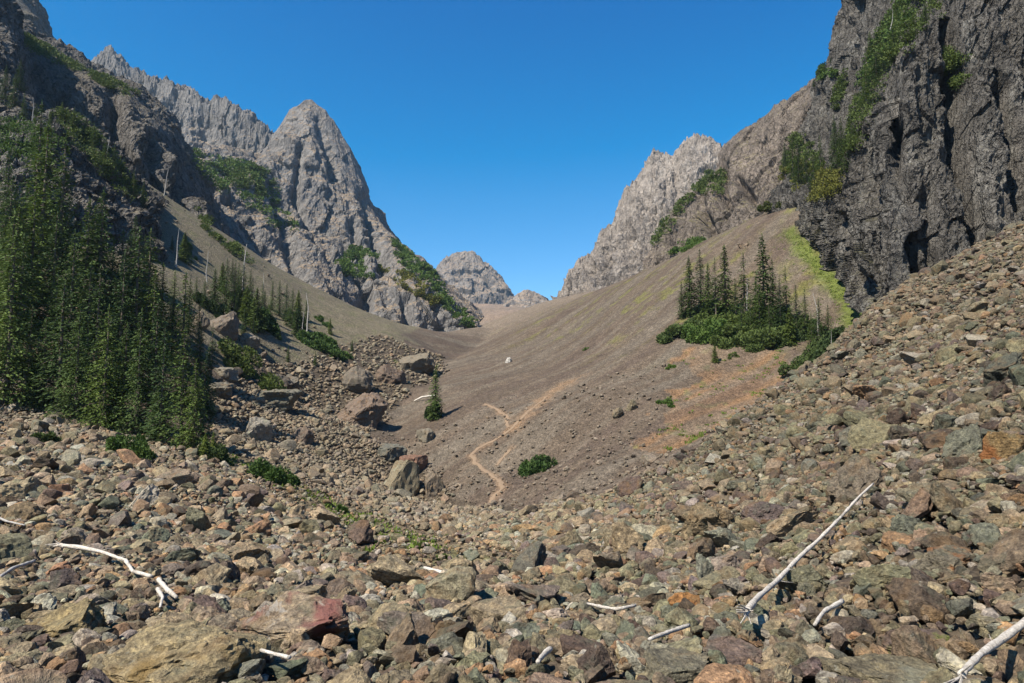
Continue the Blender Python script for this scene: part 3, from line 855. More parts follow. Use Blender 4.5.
# boulders that stand out: box in the photo, colour, material, cut planes, label
SLAB = [(-0.12, -0.35, 0.93, 0.42), (0.75, -0.45, -0.5, 0.45), (-0.6, -0.7, 0.3, 0.75)]
FLAT = [(0.05, -0.15, 0.98, 0.4)]
HERO = [
    ((226, 586, 354, 668), (0.34, 0.27, 0.19), 'rock_red', SLAB, 'boulder', "big slanted slab boulder streaked dark red, overhanging its own shadow on the right"),
    ((104, 618, 262, 712), (0.36, 0.29, 0.17), 'rock_olive', [(-0.15, -0.45, 0.85, 0.5)], 'boulder', "huge tan and olive boulder at the bottom edge, left of the red-streaked slab"),
    ((10, 595, 108, 655), (0.32, 0.255, 0.14), 'rock_olive', [(-0.4, -0.3, 0.86, 0.4)], 'boulder', "olive brown boulder sloping up to the right, below the left bleached branch"),
    ((826, 652, 946, 705), (0.205, 0.175, 0.115), 'rock_lichen', FLAT, 'boulder', "broad flat-topped olive boulder cut by the bottom edge, left of the thick pale log"),
    ((878, 625, 952, 664), (0.17, 0.125, 0.105), 'rock_moss', [(-0.1, -0.8, 0.3, 0.5)], 'boulder', "purple striped boulder capped with yellow green moss, beside the thick pale log"),
    ((914, 544, 976, 584), (0.19, 0.165, 0.12), 'rock_rust', [(0, -0.2, 0.97, 0.5), (0.5, -0.85, 0, 0.5)], 'boulder', "squared grey boulder with a rusty orange left side on the right talus"),
    ((700, 640, 770, 676), (0.2, 0.145, 0.12), 'rock', FLAT, 'boulder', "reddish grey flat boulder below the lower end of the long bleached log"),
    ((640, 650, 712, 690), (0.2, 0.18, 0.13), 'rock_lichen', FLAT, 'boulder', "olive boulder spotted with white lichen at the bottom edge right of centre"),
    ((778, 560, 826, 600), (0.2, 0.19, 0.125), 'rock', None, 'boulder', "rounded olive boulder just right of the middle of the long bleached log"),
    ((826, 452, 878, 512), (0.2, 0.165, 0.125), 'rock', [(-0.5, -0.5, 0.7, 0.45)], 'boulder', "tall leaning brown slab behind the upper tip of the long bleached log"),
    ((985, 430, 1030, 470), (0.25, 0.17, 0.08), 'rock_rust', None, 'boulder', "ochre and grey block at the right edge of the talus"),
    ((940, 420, 990, 470), (0.165, 0.165, 0.125), 'rock', [(-0.6, -0.4, 0.6, 0.4)], 'boulder', "greenish grey leaning slab left of the ochre block at the right edge"),
    ((888, 512, 935, 545), (0.17, 0.175, 0.13), 'rock', None, 'boulder', "greenish boulder above the squared boulder with the rusty side"),
    ((666, 590, 700, 618), (0.38, 0.19, 0.07), 'rock_rust', None, 'boulder', "bright orange boulder left of the frayed foot of the long bleached log"),
    ((680, 500, 735, 545), (0.24, 0.185, 0.115), 'rock', None, 'boulder', "tan boulder with an orange face where the talus meets the fan"),
    ((745, 500, 790, 528), (0.15, 0.115, 0.105), 'rock', None, 'boulder', "dark purple grey boulder left of the upper part of the long bleached log"),
    ((220, 541, 268, 570), (0.34, 0.26, 0.17), 'rock', FLAT, 'boulder', "pale tan boulder right of the left bleached branch"),
    ((264, 548, 290, 570), (0.35, 0.29, 0.21), 'rock', None, 'boulder', "smaller pale tan block touching the pale tan boulder's right side"),
    ((4, 500, 42, 528), (0.24, 0.18, 0.11), 'rock', None, 'boulder', "tan boulder at the left edge above the left bleached branch"),
    ((383, 458, 420, 500), (0.27, 0.23, 0.16), 'rock_lichen', [(-0.5, -0.4, 0.75, 0.45)], 'boulder', "boulder with a pale lichen face left of the trail's lower end"),
    ((398, 454, 428, 480), (0.25, 0.145, 0.105), 'rock', None, 'boulder', "reddish boulder tucked behind the lichen-faced boulder"),
    ((374, 443, 408, 464), (0.185, 0.18, 0.15), 'rock', FLAT, 'boulder', "flat grey slab lying above the lichen-faced boulder"),
    ((425, 470, 446, 500), (0.25, 0.2, 0.15), 'rock', None, 'boulder', "brown block right of the lichen-faced boulder, over a dark hollow"),
    ((336, 388, 388, 432), (0.225, 0.17, 0.135), 'rock', [(-0.3, -0.6, 0.7, 0.45)], 'boulder', "largest brown boulder of the hollow, left of the lone fir"),
    ((256, 386, 300, 412), (0.215, 0.205, 0.165), 'rock', FLAT, 'boulder', "long rounded grey boulder right of the forest's lower corner"),
    ((262, 372, 292, 394), (0.175, 0.15, 0.125), 'rock', None, 'boulder', "dark boulder right behind the long rounded grey boulder"),
    ((243, 416, 272, 444), (0.36, 0.33, 0.28), 'rock_lichen', None, 'boulder', "whitish boulder with a dark right side above the two meadow bushes"),
    ((292, 426, 314, 446), (0.2, 0.155, 0.125), 'rock', None, 'boulder', "wedge shaped brown boulder right of the whitish boulder"),
    ((398, 350, 436, 376), (0.235, 0.205, 0.16), 'rock', [(-0.2, -0.3, 0.9, 0.4)], 'boulder', "pale tan boulder above the lone fir"),
    ((374, 362, 406, 386), (0.195, 0.145, 0.115), 'rock', None, 'boulder', "reddish brown broken boulder left of the pale tan boulder above the lone fir"),
    ((342, 362, 374, 398), (0.21, 0.18, 0.145), 'rock', None, 'boulder', "grey brown boulder uphill of the largest boulder of the hollow"),
    ((206, 310, 240, 338), (0.23, 0.19, 0.155), 'rock', None, 'boulder', "big brown boulder among the firs on the grassy left slope"),
    ((193, 310, 210, 332), (0.25, 0.21, 0.165), 'rock', None, 'boulder', "smaller boulder left of the big brown boulder on the grassy left slope"),
    ((238, 332, 260, 350), (0.26, 0.23, 0.19), 'rock', None, 'boulder', "pale block right of the big brown boulder on the grassy left slope"),
    ((214, 365, 238, 382), (0.26, 0.24, 0.2), 'rock', FLAT, 'boulder', "light grey slab below the prostrate scrub mat on the left slope"),
    ((206, 380, 232, 400), (0.24, 0.22, 0.18), 'rock', None, 'boulder', "light grey block below the light grey slab by the forest edge"),
    ((280, 372, 300, 392), (0.2, 0.18, 0.15), 'rock', None, 'boulder', "upright grey slab right of the dark boulder below the grassy slope"),
    ((416, 428, 434, 444), (0.25, 0.22, 0.17), 'rock', FLAT, 'boulder', "tan slab on the fan just below the lone fir"),
    ((612, 407, 624, 420), (0.24, 0.2, 0.14), 'rock', None, 'boulder', "left one of two tan blocks on the middle of the fan"),
    ((625, 399, 637, 412), (0.25, 0.21, 0.14), 'rock', None, 'boulder', "right one of two tan blocks on the middle of the fan"),
    ((737, 243, 749, 249), (0.35, 0.27, 0.2), 'rock', FLAT, 'boulder', "pale flat block lying high on the fan above the right-hand firs"),
    ((505, 357, 512, 363), (0.55, 0.53, 0.5), 'rock', None, 'boulder', "small white boulder high on the fan above the trail"),
    ((854, 348, 868, 360), (0.26, 0.25, 0.19), 'rock', None, 'boulder', "pale block on the talus right of the right-hand fir group"),
]
TH_ROCK = []       # every rock built as its own object: dict(obj, px, colour word, shape word, size)
occupied = []      # x, y, radius
LOGS = {}


def add_rock_object(me, loc, rot, size, colr_, mat=None):
    o = bpy.data.objects.new("rock", me)
    col.objects.link(o)
    o.location = loc
    o.rotation_euler = rot
    o.scale = (size,) * 3 if isinstance(size, float) else size
    o.color = (*colr_, 1)
    return o


for i, (box, c, mk, planes, cat, lab) in enumerate(HERO):
    x0, y0, x1, y1 = box
    h = hit((x0 + x1) / 2, y1 - 0.12 * (y1 - y0))
    D = h.y
    wd = (x1 - x0) * D / F
    hh = (y1 - y0) * D / F
    down = max(0.05, (CAMZ - h.z) / D)
    dp = wd * 0.85
    hh = max(hh - dp * down * 0.5, hh * 0.62) * 1.25
    if 335 < y0 < 405 and x0 < 440:
        hh *= 0.85
    v, f = cut_rock(5 if wd * F / D > 40 else 4, 100 + i, 10, 0.5, 0.88, 0.085, planes)
    v = v * np.array([wd, dp, hh])
    me = mesh_from("boulder", v, f)
    me.materials.append(M[mk])
    o = bpy.data.objects.new("boulder", me)
    col.objects.link(o)
    a, b = ray((x0 + x1) / 2, (y0 + y1) / 2)
    yy = D + dp * 0.30
    o.location = (a * yy, yy, CAMZ + b * yy - hh * 0.10)
    o.color = (*c, 1)
    tag(o, lab, cat)
    occupied.append((o.location.x, o.location.y, wd * 0.5, dp * 0.5))

# bleached logs and branches: photo line, lift over the ground, radius at both ends
LOG = [
    ('driftwood_log', [(746, 613), (757, 598), (775, 580), (800, 558), (822, 538), (843, 515), (858, 498), (871, 484)], 0.28, 0.027, 0.014, 'dead', "long bleached log lying diagonally on the right talus, frayed at its foot", 'log', True),
    ('driftwood_log', [(962, 676), (985, 656), (1005, 640), (1034, 616)], 0.28, 0.015, 0.022, 'dead', "thick pale log running off the picture's lower right corner", 'log', True),
    ('driftwood_branch', [(814, 624), (828, 614), (843, 602)], 0.2, 0.013, 0.02, 'dead', "short pale stick right below the long bleached log", 'branch', False),
    ('driftwood_branch', [(60, 545), (82, 547), (104, 550), (120, 560), (134, 569), (152, 576)], 0.26, 0.032, 0.026, 'dead', "bent bleached branch among the rocks at left, pointing down to the right", 'branch', True),
    ('driftwood_branch', [(160, 583), (168, 589), (178, 594)], 0.22, 0.03, 0.018, 'dead', "short bleached piece off the lower end of the bent branch", 'branch', False),
    ('driftwood_branch', [(160, 588), (161, 598), (162, 608)], 0.2, 0.024, 0.012, 'dead', "grey stub pointing down under the bent bleached branch", 'branch', False),
    ('driftwood_branch', [(-5, 576), (12, 570), (32, 562)], 0.22, 0.018, 0.026, 'snag', "pale stick at the left edge below the bent bleached branch", 'branch', False),
    ('driftwood_branch', [(-5, 516), (8, 520), (24, 525)], 0.2, 0.03, 0.02, 'snag', "pale stick at the left edge above the bent bleached branch", 'branch', False),
    ('driftwood_branch', [(264, 648), (278, 653), (290, 659)], 0.25, 0.009, 0.013, 'dead', "thin white stick leaning on the foot of the red-streaked slab", 'branch', False),
    ('driftwood_branch', [(588, 602), (602, 607), (618, 609), (636, 606)], 0.2, 0.013, 0.02, 'dead', "curved pale stick lying left of the bright orange boulder", 'branch', True),
    ('driftwood_branch', [(650, 638), (666, 633), (688, 626)], 0.2, 0.01, 0.016, 'dead', "straight pale stick below the bright orange boulder", 'branch', True),
    ('driftwood_branch', [(424, 570), (446, 573), (474, 573)], 0.16, 0.035, 0.05, 'dead', "pale branch lying level near the middle of the gully floor", 'branch', True),
    ('driftwood_branch', [(538, 664), (541, 655), (551, 648)], 0.2, 0.014, 0.02, 'dead', "small forked stick near the bottom middle", 'branch', False),
    ('driftwood_log', [(248, 480), (262, 488), (278, 496), (293, 505)], 0.05, 0.05, 0.035, 'snag', "grey half-buried log beside the bare gravel strip", 'log', False),
    ('driftwood_log', [(414, 400), (424, 398), (436, 396)], 0.35, 0.11, 0.16, 'dead', "pale log lying behind the lone fir", 'log', True),
]


def tube(pts_, rads, sides=8, seed=0.0, rough=0.15):
    pts_ = np.asarray(pts_, float)
    s = np.r_[0, np.cumsum(np.linalg.norm(np.diff(pts_, axis=0), axis=1))]
    n = max(4, int(len(pts_) * 5))
    tt = np.linspace(0, s[-1], n)
    p = np.stack([np.interp(tt, s, pts_[:, k]) for k in range(3)], 1)
    rad = np.interp(tt, s, rads)
    t_ = np.gradient(p, axis=0)
    t_ /= np.linalg.norm(t_, axis=1)[:, None] + 1e-9
    ref = np.array([0, 0, 1.0]) if abs(t_[:, 2]).mean() < 0.8 else np.array([1.0, 0, 0])
    a = np.cross(t_, ref)
    a /= np.linalg.norm(a, axis=1)[:, None] + 1e-9
    b = np.cross(t_, a)
    ang = np.linspace(0, 2 * np.pi, sides, endpoint=False)
    ring = a[:, None, :] * np.cos(ang)[None, :, None] + b[:, None, :] * np.sin(ang)[None, :, None]
    v = p[:, None, :] + ring * rad[:, None, None]
    if rough:
        nz = fbm(v.reshape(-1, 3) / (rad.max() * 5) + seed, 3).reshape(n, sides, 1)
        v = p[:, None, :] + ring * (rad[:, None, None] * (1 + rough * 2 * nz))
    v = np.concatenate([v.reshape(-1, 3), p[:1], p[-1:]])
    f = []
    for i in range(n - 1):
        for j in range(sides):
            k = (j + 1) % sides
            f += [(i * sides + j, i * sides + k, (i + 1) * sides + k), (i * sides + j, (i + 1) * sides + k, (i + 1) * sides + j)]
    c0, c1 = n * sides, n * sides + 1
    for j in range(sides):
        k = (j + 1) % sides
        f += [(c0, k, j), (c1, (n - 1) * sides + j, (n - 1) * sides + k)]
    return v, np.array(f)


class MB:
    def __init__(self):
        self.v, self.f, self.n = [], [], 0

    def add(self, vf):
        v, f = vf
        self.v.append(np.asarray(v, float))
        self.f.append(np.asarray(f) + self.n)
        self.n += len(v)

    def mesh(self, name, smooth_shade=False):
        return mesh_from(name, np.concatenate(self.v), np.concatenate(self.f), smooth_shade)


log_lines = []
for i, (nm, line, lift, r0, r1, mk, lab, cat, twigs) in enumerate(LOG):
    p3 = np.array([lifted(x, y, lift) for x, y in line])
    log_lines.append(p3[:, :2])
    dense = np.array([p3[0] + (p3[-1] - p3[0]) * 0])
    base = Vector(p3.mean(0))
    mb = MB()
    q = p3 - np.array(base)
    q = q + 0.8 * r0 * np.random.default_rng(i).normal(size=q.shape)
    mb.add(tube(q, np.linspace(r0, r1, len(q)) * np.random.default_rng(i + 9).uniform(0.8, 1.15, len(q)), 11, i * 3.1, 0.17))
    if i in (0, 1, 3):      # split, frayed end
        g = np.random.default_rng(40 + i)
        for k in range(9):
            d = (q[0] - q[1]) / np.linalg.norm(q[0] - q[1])
            e = q[0] + d * g.uniform(0.06, 0.3) + g.normal(size=3) * 0.05
            mb.add(tube([q[0] - d * 0.1 + g.normal(size=3) * r0 * 0.4, q[0] + g.normal(size=3) * r0 * 0.4, e], [r0 * 0.45, r0 * 0.3, 0.003], 5, k, 0.1))
    if twigs:
        root = tag(empty(nm, base), lab, cat)
        link('log_trunk', mb.mesh('log_trunk', True), M[mk], root)
        g = np.random.default_rng(60 + i)
        for k in range(4 if len(line) > 4 else 2):
            j = g.integers(1, len(q) - 1)
            a_, b_ = q[j], q[j + 1] if j + 1 < len(q) else q[j - 1]
            p0 = a_ + (b_ - a_) * g.random()
            d = g.normal(size=3) * 0.6 + (b_ - a_) / np.linalg.norm(b_ - a_)
            d[2] = d[2] * 0.3
            d /= np.linalg.norm(d)
            L = g.uniform(3, 8) * r0
            tb = MB()
            tb.add(tube([p0, p0 + d * L * 0.5, p0 + d * L + g.normal(size=3) * L * 0.15], [r0 * 0.22, r0 * 0.14, r0 * 0.05], 6, k, 0.1))
            link('twig', tb.mesh('twig', True), M[mk], root)
    else:
        o = link(nm, mb.mesh(nm, True), M[mk])
        o.location = base
        tag(o, lab, cat)

# ---- loose stones, big ones first
classes = [(0.95, .03, 95), (0.68, .08, 150), (0.48, .15, 150), (0.34, .25, 95), (0.25, .32, 80), (0.18, .38, 60), (0.13, .36, 38), (0.09, .24, 24), (0.06, .17, 13)]
grid_occ = {}
CELL = 1.0


def near_ok(x, y, rad):
    ci, cj = int(math.floor(x)), int(math.floor(y))
    for a in (-1, 0, 1):
        for b in (-1, 0, 1):
            for (u, v_, r2) in grid_occ.get((ci + a, cj + b), ()):
                if (x - u) ** 2 + (y - v_) ** 2 < (0.62 * (rad + r2)) ** 2:
                    return False
    return True


bp = np.array(boulder_poly)
SX, SY, SS = [], [], []
for s, cov, dmax in classes:
    nn_ = int(cov / (math.pi / 4 * s * s) * (2.3 * dmax * dmax * 0.5 + 6 * dmax) * 1.25)
    yy = 1.2 + (dmax - 1.2) * np.sqrt(rng.random(nn_))
    xx = (rng.random(nn_) * 2 - 1) * (0.92 * yy + 2.0)
    n1_ = fbm(np.stack([xx, yy, 0 * xx], 1) / 3.0 + s, 2)
    wob = fbm(np.stack([xx, yy, 0 * xx], 1) / 4.0 + 44, 2)
    inb = in_poly(xx + 1.6 * wob, yy + 1.6 * wob, boulder_poly)
    onstrip = seg_dist(xx, yy, strip_line) < 2.8 + 1.2 * n1_
    keep = inb & (rng.random(nn_) < 0.75 + 0.6 * n1_) & ~(onstrip & (rng.random(nn_) < 0.9))
    # smaller stones towards the hollow and the fan, larger ones on the two slopes
    if s > 0.6:
        keep &= ~((np.abs(xx + 1) < 6) & (yy > 14) & (yy < 46) & (rng.random(nn_) < 0.6))
        keep &= yy > 9
    if s > 0.4:
        keep &= yy > 5.0
    k2 = ~inb & (rng.random(nn_) < (0.03 if s < 0.4 else 0.012)) & (s > 0.15) & ~in_poly(xx, yy, orange_poly) & (s < 0.9) & (yy < np.where(xx < -14, 130, 75)) & (yy > 12)
    m = keep | k2
    xx, yy = xx[m], yy[m]
    ss = s * np.exp(rng.normal(0, 0.18, len(xx)))
    big = s >= 0.17
    oko = np.ones(len(xx), bool)
    for (ox, oy, ra, rb) in occupied:
        oko &= ((xx - ox) / (ra * 0.9 + (0.55 if s > 0.3 else 0.3) * s)) ** 2 + ((yy - oy) / (rb * 0.9 + (0.8 if s > 0.3 else 0.3) * s)) ** 2 > 1
    for l in log_lines:
        if s > 0.2:
            oko &= seg_dist(xx, yy, [tuple(p_) for p_ in l]) > np.where(ss > 0.3, 0.12 + 0.8 * ss, 0.05 + 0.45 * ss)
    for x, y, z in zip(xx[oko], yy[oko], ss[oko]):
        if big:
            if not near_ok(x, y, z / 2):
                continue
            grid_occ.setdefault((int(math.floor(x)), int(math.floor(y))), []).append((x, y, z / 2))
        SX.append(x); SY.append(y); SS.append(z)
SX, SY, SS = map(np.array, (SX, SY, SS))
SZ = gz(SX, SY) + 0.24 * SS + np.where(SS < 0.2, rng.uniform(0, 0.10, len(SS)), 0.03)
pr = project(np.stack([SX, SY, SZ], 1))
psize = SS * F / pr[:, 2]
order = np.argsort(-psize)
inview = (SY < 90) & (pr[:, 0] > -4) & (pr[:, 0] < 1028) & (pr[:, 1] > 180) & (pr[:, 1] < 690)
N_IND = 300 - len(HERO)
ind = []
for k in order:
    if not inview[k]:
        continue
    tt = np.linspace(0.1, 0.96, 30)
    if (gz(SX[k] * tt, SY[k] * tt) > CAMZ + (SZ[k] + SS[k] * 0.3 - CAMZ) * tt).any():
        continue
    ind.append(k)
    if len(ind) >= N_IND:
        break
ind_set = set(ind)
KIND = [('blocky', (1, .85, .8), 10), ('slab-like', (1.15, .9, .55), 11), ('wedge-shaped', (1.1, .8, .7), 7), ('rounded', (1, .9, .75), 26), ('long', (1.35, .7, .6), 10)]
variants = []
for vi in range(20):
    kw, dims, npl = KIND[vi % 5]
    v, f = cut_rock(4, 500 + vi, npl, 0.36, 0.78 if kw != 'rounded' else 0.9, 0.07)
    me = mesh_from("rock", v * np.array(dims), f)
    me.materials.append(M['rock'])
    variants.append((me, kw))
for k in ind:
    vi = rng.integers(len(variants))
    me, kw = variants[vi]
    ck, c = pick_color(SX[k], SY[k])
    while psize[k] > 40 and PN[ck] in ('pale grey', 'rusty orange'):
        ck, c = pick_color(SX[k], SY[k])
    rot = (rng.normal(0, 0.45), rng.normal(0, 0.45), rng.uniform(0, 6.28))
    o = add_rock_object(me, (SX[k], SY[k], SZ[k]), rot, float(SS[k]), c)
    TH_ROCK.append(dict(o=o, px=pr[k, :2], c=PN[ck], k=kw, s=float(psize[k])))

# all the others as one mass of stones
lods = [(3, [cut_rock(3, 900 + i, KIND[i % 5][2], 0.38, 0.82, 0.05) for i in range(15)]),
        (2, [cut_rock(2, 940 + i, KIND[i % 5][2], 0.38, 0.82, 0.04) for i in range(15)]),
        (1, [cut_rock(1, 970 + i, 4, 0.55, 0.9, 0.05) for i in range(15)])]
V_, F_, C_, nv_ = [], [], [], 0
rest = np.array([k for k in range(len(SX)) if k not in ind_set])
lod_of = np.where(psize[rest] > 22, 0, np.where(psize[rest] > 8.5, 1, 2))
var_of = rng.integers(0, 15, len(rest))
for L in range(3):
    for vi in range(15):
        sel = rest[(lod_of == L) & (var_of == vi)]
        if not len(sel):
            continue
        v, f = lods[L][1][vi]
        dims = np.array(KIND[vi % 5][1])
        n_ = len(sel)
        ez, ex, ey = rng.uniform(0, 6.28, n_), rng.normal(0, 0.5, n_), rng.normal(0, 0.5, n_)
        cz, sz, cx, sx_, cy, sy_ = np.cos(ez), np.sin(ez), np.cos(ex), np.sin(ex), np.cos(ey), np.sin(ey)
        o_, l_ = np.zeros(n_), np.ones(n_)
        Rz = np.array([[cz, -sz, o_], [sz, cz, o_], [o_, o_, l_]]).transpose(2, 0, 1)
        Rx = np.array([[l_, o_, o_], [o_, cx, -sx_], [o_, sx_, cx]]).transpose(2, 0, 1)
        Ry = np.array([[cy, o_, sy_], [o_, l_, o_], [-sy_, o_, cy]]).transpose(2, 0, 1)
        R3 = Rz @ Rx @ Ry
        vv = np.einsum('nij,vj->nvi', R3, v * dims) * SS[sel][:, None, None] + np.stack([SX[sel], SY[sel], SZ[sel]], 1)[:, None]
        V_.append(vv.reshape(-1, 3))
        F_.append((f[None] + (np.arange(n_) * len(v))[:, None, None] + nv_).reshape(-1, 3))
        nv_ += n_ * len(v)
        cc = np.array([pick_color(SX[k], SY[k])[1] for k in sel])
        fade = smooth(18, 60, SY[sel])[:, None]
        lf = smooth(28, 50, SY[sel])[:, None] * smooth(4, -4, SX[sel])[:, None] * 0.45
        cc = cc * (1 - 0.25 * fade) + np.array([0.2, 0.158, 0.115]) * 0.25 * fade
        cc = cc * (1 - lf) + np.array([0.33, 0.28, 0.21]) * lf
        outb = ~in_poly(SX[sel], SY[sel], boulder_poly)
        cc[outb] = np.array([0.25, 0.205, 0.16]) * rng.uniform(0.7, 1.35, (outb.sum(), 1))
        C_.append(np.repeat(cc, len(v), 0))
me = mesh_from("stones", np.concatenate(V_), np.concatenate(F_))
set_colors(me, np.concatenate(C_))
so_ = link("loose_stones", me, M['rock'])
so_.color = (0, 0, 0, 1)
tag(so_, "countless smaller stones filling the talus between the boulders", kind='stuff')
print("STONES", len(SX), "tris", sum(len(x) for x in F_))

# ------------------------------------------------------------------ trees
def quads_from(center, along, side, l, w):
    """diamond-shaped sprays"""
    a = center - along * (l * 0.5)[:, None]
    b = center + side * (w * 0.5)[:, None]
    c = center + along * (l * 0.5)[:, None]
    d = center - side * (w * 0.5)[:, None]
    v = np.stack([a, b, c, d], 1).reshape(-1, 3)
    return v, np.arange(len(v)).reshape(-1, 4)


def unit(a):
    return a / (np.linalg.norm(a, axis=-1, keepdims=True) + 1e-9)


def conifer(seed, wr=0.17, cb=0.05, gap=0.0, spray=0.32, lopside=0.0, dens=1.0):
    """crown and trunk meshes for a fir 10 m tall"""
    g = np.random.default_rng(seed)
    H = 10.0
    C, A, S, Ls, Ws = [], [], [], [], []
    branches = []
    z = cb * H
    while z < H * 0.985:
        t_ = (z / H - cb) / (1 - cb)
        prof = wr * H * ((1 - t_) ** 0.85) * (0.6 + 0.4 * min(1, t_ * 7)) + 0.12
        prof *= 1 + 0.3 * perlin(np.array([[z * 0.55, seed * 3.7, 0.5]]))[0]
        nb = int((5 + 5 * (1 - t_)) * dens)
        a0 = g.uniform(0, 6.28)
        for b in range(nb):
            if g.random() < gap:
                continue
            az = a0 + 6.283 * b / nb + g.normal(0, 0.25)
            L = prof * g.uniform(0.55, 1.15) * (1 + lopside * math.cos(az - 1.0))
            rise = 0.35 * (t_ - 0.55) + g.normal(0, 0.07)
            out = np.array([math.cos(az), math.sin(az), 0])
            n = max(3, int(L / 0.055))
            s = (np.arange(n) + g.random(n)) / n
            s = 0.12 + 0.9 * s
            p = out * (s * L)[:, None]
            p[:, 2] = z + rise * s * L - 0.22 * (s ** 2) * L
            side = np.array([-out[1], out[0], 0])
            wid = (0.12 + 0.5 * s * (1.15 - s)) * L * 0.75
            p = p + side * (g.uniform(-1, 1, n) * wid)[:, None]
            p[:, 2] += g.normal(0, 0.05, n) - 0.1 * np.abs(g.normal(0, 1, n)) * (s > 0.3)
            al = unit(out + side * g.uniform(-0.9, 0.9, n)[:, None] + np.array([0, 0, 1]) * g.normal(-0.25, 0.3, n)[:, None])
            sd_ = unit(np.cross(al, np.array([0, 0, 1.0])) + g.normal(0, 0.35, (n, 3)))
            C.append(p); A.append(al); S.append(sd_)
            Ls.append(spray * g.uniform(0.7, 1.3, n) * (0.6 + 0.4 * (1 - t_)))
            Ws.append(spray * 0.36 * g.uniform(0.7, 1.3, n))
            if g.random() < 0.25:
                branches.append((z, az, L * 0.8, rise))
        z += 0.2 + 0.14 * (1 - t_) + g.uniform(0, 0.1)
    # leader
    n = 8
    p = np.zeros((n, 3)); p[:, 2] = H * np.linspace(0.96, 1.0, n)
    C.append(p); A.append(unit(g.normal(0, 0.3, (n, 3)) + np.array([0, 0, 1.0]))); S.append(unit(g.normal(size=(n, 3)))); Ls.append(np.full(n, 0.35)); Ws.append(np.full(n, 0.12))
    cr = mesh_from("crown", *quads_from(np.concatenate(C), np.concatenate(A), np.concatenate(S), np.concatenate(Ls), np.concatenate(Ws)))
    mb = MB()
    mb.add(tube([(0, 0, -0.5), (0.02, 0, 3), (-0.02, 0.02, 7), (0, 0, 9.8)], [0.17, 0.12, 0.07, 0.015], 7, seed, 0.08))
    for (z, az, L, rise) in branches:
        d = np.array([math.cos(az), math.sin(az), rise])
        mb.add(tube([(0, 0, z), d * L * 0.5 + (0, 0, z), d * L + (0, 0, z - 0.22 * L)], [0.03, 0.02, 0.008], 4, 0, 0))
    return cr, mb.mesh("trunk", True)


FIR = {
    'broad': [conifer(1, 0.25, 0.03), conifer(2, 0.225, 0.04), conifer(3, 0.25, 0.02, 0.08)],
    'slim': [conifer(4, 0.185, 0.04, 0.05), conifer(5, 0.17, 0.06, 0.1), conifer(6, 0.2, 0.03)],
    'spire': [conifer(7, 0.19, 0.04, 0.05, 0.42), conifer(8, 0.175, 0.02, 0.05, 0.42)],
    'sparse': [conifer(9, 0.16, 0.2, 0.4, 0.4), conifer(10, 0.18, 0.25, 0.4, 0.4, 0.4)],
    'young': [conifer(11, 0.3, 0.0, 0.0, 0.55), conifer(12, 0.27, 0.0, 0.05, 0.55)],
}
for k, l in FIR.items():
    for cr, tr in l:
        cr.materials.append(M['needles_light'] if k == 'young' else M['needles'])
        tr.materials.append(M['bark'])
TREES = []


def add_tree(kind, p, height, label=None, area=None, group=None, yaw=None, lean=(0, 0), var=None):
    i = rng.integers(len(FIR[kind])) if var is None else var
    cr, tr = FIR[kind][i]
    e = empty("fir_tree", p)
    e.rotation_euler = (lean[0], lean[1], rng.uniform(0, 6.28) if yaw is None else yaw)
    e.scale = (height / 10 * rng.uniform(0.9, 1.12),) * 2 + (height / 10,)
    link("trunk", tr, None, e)
    link("crown", cr, None, e)
    tag(e, label, 'tree', group)
    top = project(np.array([[p[0], p[1], p[2] + height]]))[0]
    bot = project(np.array([list(p)]))[0]
    TREES.append(dict(o=e, kind=kind, px=bot[0], py=bot[1], h=bot[1] - top[1], area=area))
    return e


def snag_mesh(seed, H=10.0):
    g = np.random.default_rng(seed)
    mb = MB()
    k = g.normal(0, 0.12, (4, 2))
    line = [(0, 0, -0.4), (k[0, 0], k[0, 1], H * .3), (k[1, 0], k[1, 1], H * .65), (k[2, 0] * 1.5, k[2, 1] * 1.5, H)]
    mb.add(tube(line, [0.2, 0.15, 0.1, 0.03], 7, seed, 0.12))
    bs = []
    for _ in range(18):
        z = g.uniform(0.15, 0.95) * H
        az = g.uniform(0, 6.28)
        L = g.uniform(0.25, 1.1) * (1.1 - z / H)
        c = np.array([np.interp(z, [q_[2] for q_ in line], [q_[j] for q_ in line]) for j in (0, 1)] + [z])
        d = np.array([math.cos(az), math.sin(az), g.uniform(-0.5, 0.2)])
        b = MB()
        b.add(tube([c, c + d * L * 0.6, c + d * L + (0, 0, -0.1 * L)], [0.035, 0.025, 0.01], 4, 0, 0))
        bs.append(b.mesh("branch", True))
    return mb.mesh("trunk", True), bs


SNAGS = [snag_mesh(s) for s in (1, 2, 3)]
for tr, bs in SNAGS:
    for m_ in [tr] + bs:
        m_.materials.append(M['snag'])


def add_snag(p, height, label, group=None, lean=(0, 0), var=0, fat=1.0):
    e = empty("dead_tree", p)
    e.scale = (height / 10 * fat,) * 2 + (height / 10,)
    e.rotation_euler = (lean[0], lean[1], var * 2.1)
    tr, bs = SNAGS[var % 3]
    link("trunk", tr, None, e)
    for b in bs:
        link("branch", b, None, e)
    return tag(e, label, 'dead tree', group)


def px_height(p, top_y):
    """height of a tree at P whose top reaches the photo row TOP_Y"""
    bx = project(np.array([[p[0], p[1], p[2]]]))[0]
    _, b = ray(bx[0], top_y)
    return max(0.6, CAMZ + b * p[1] - p[2])


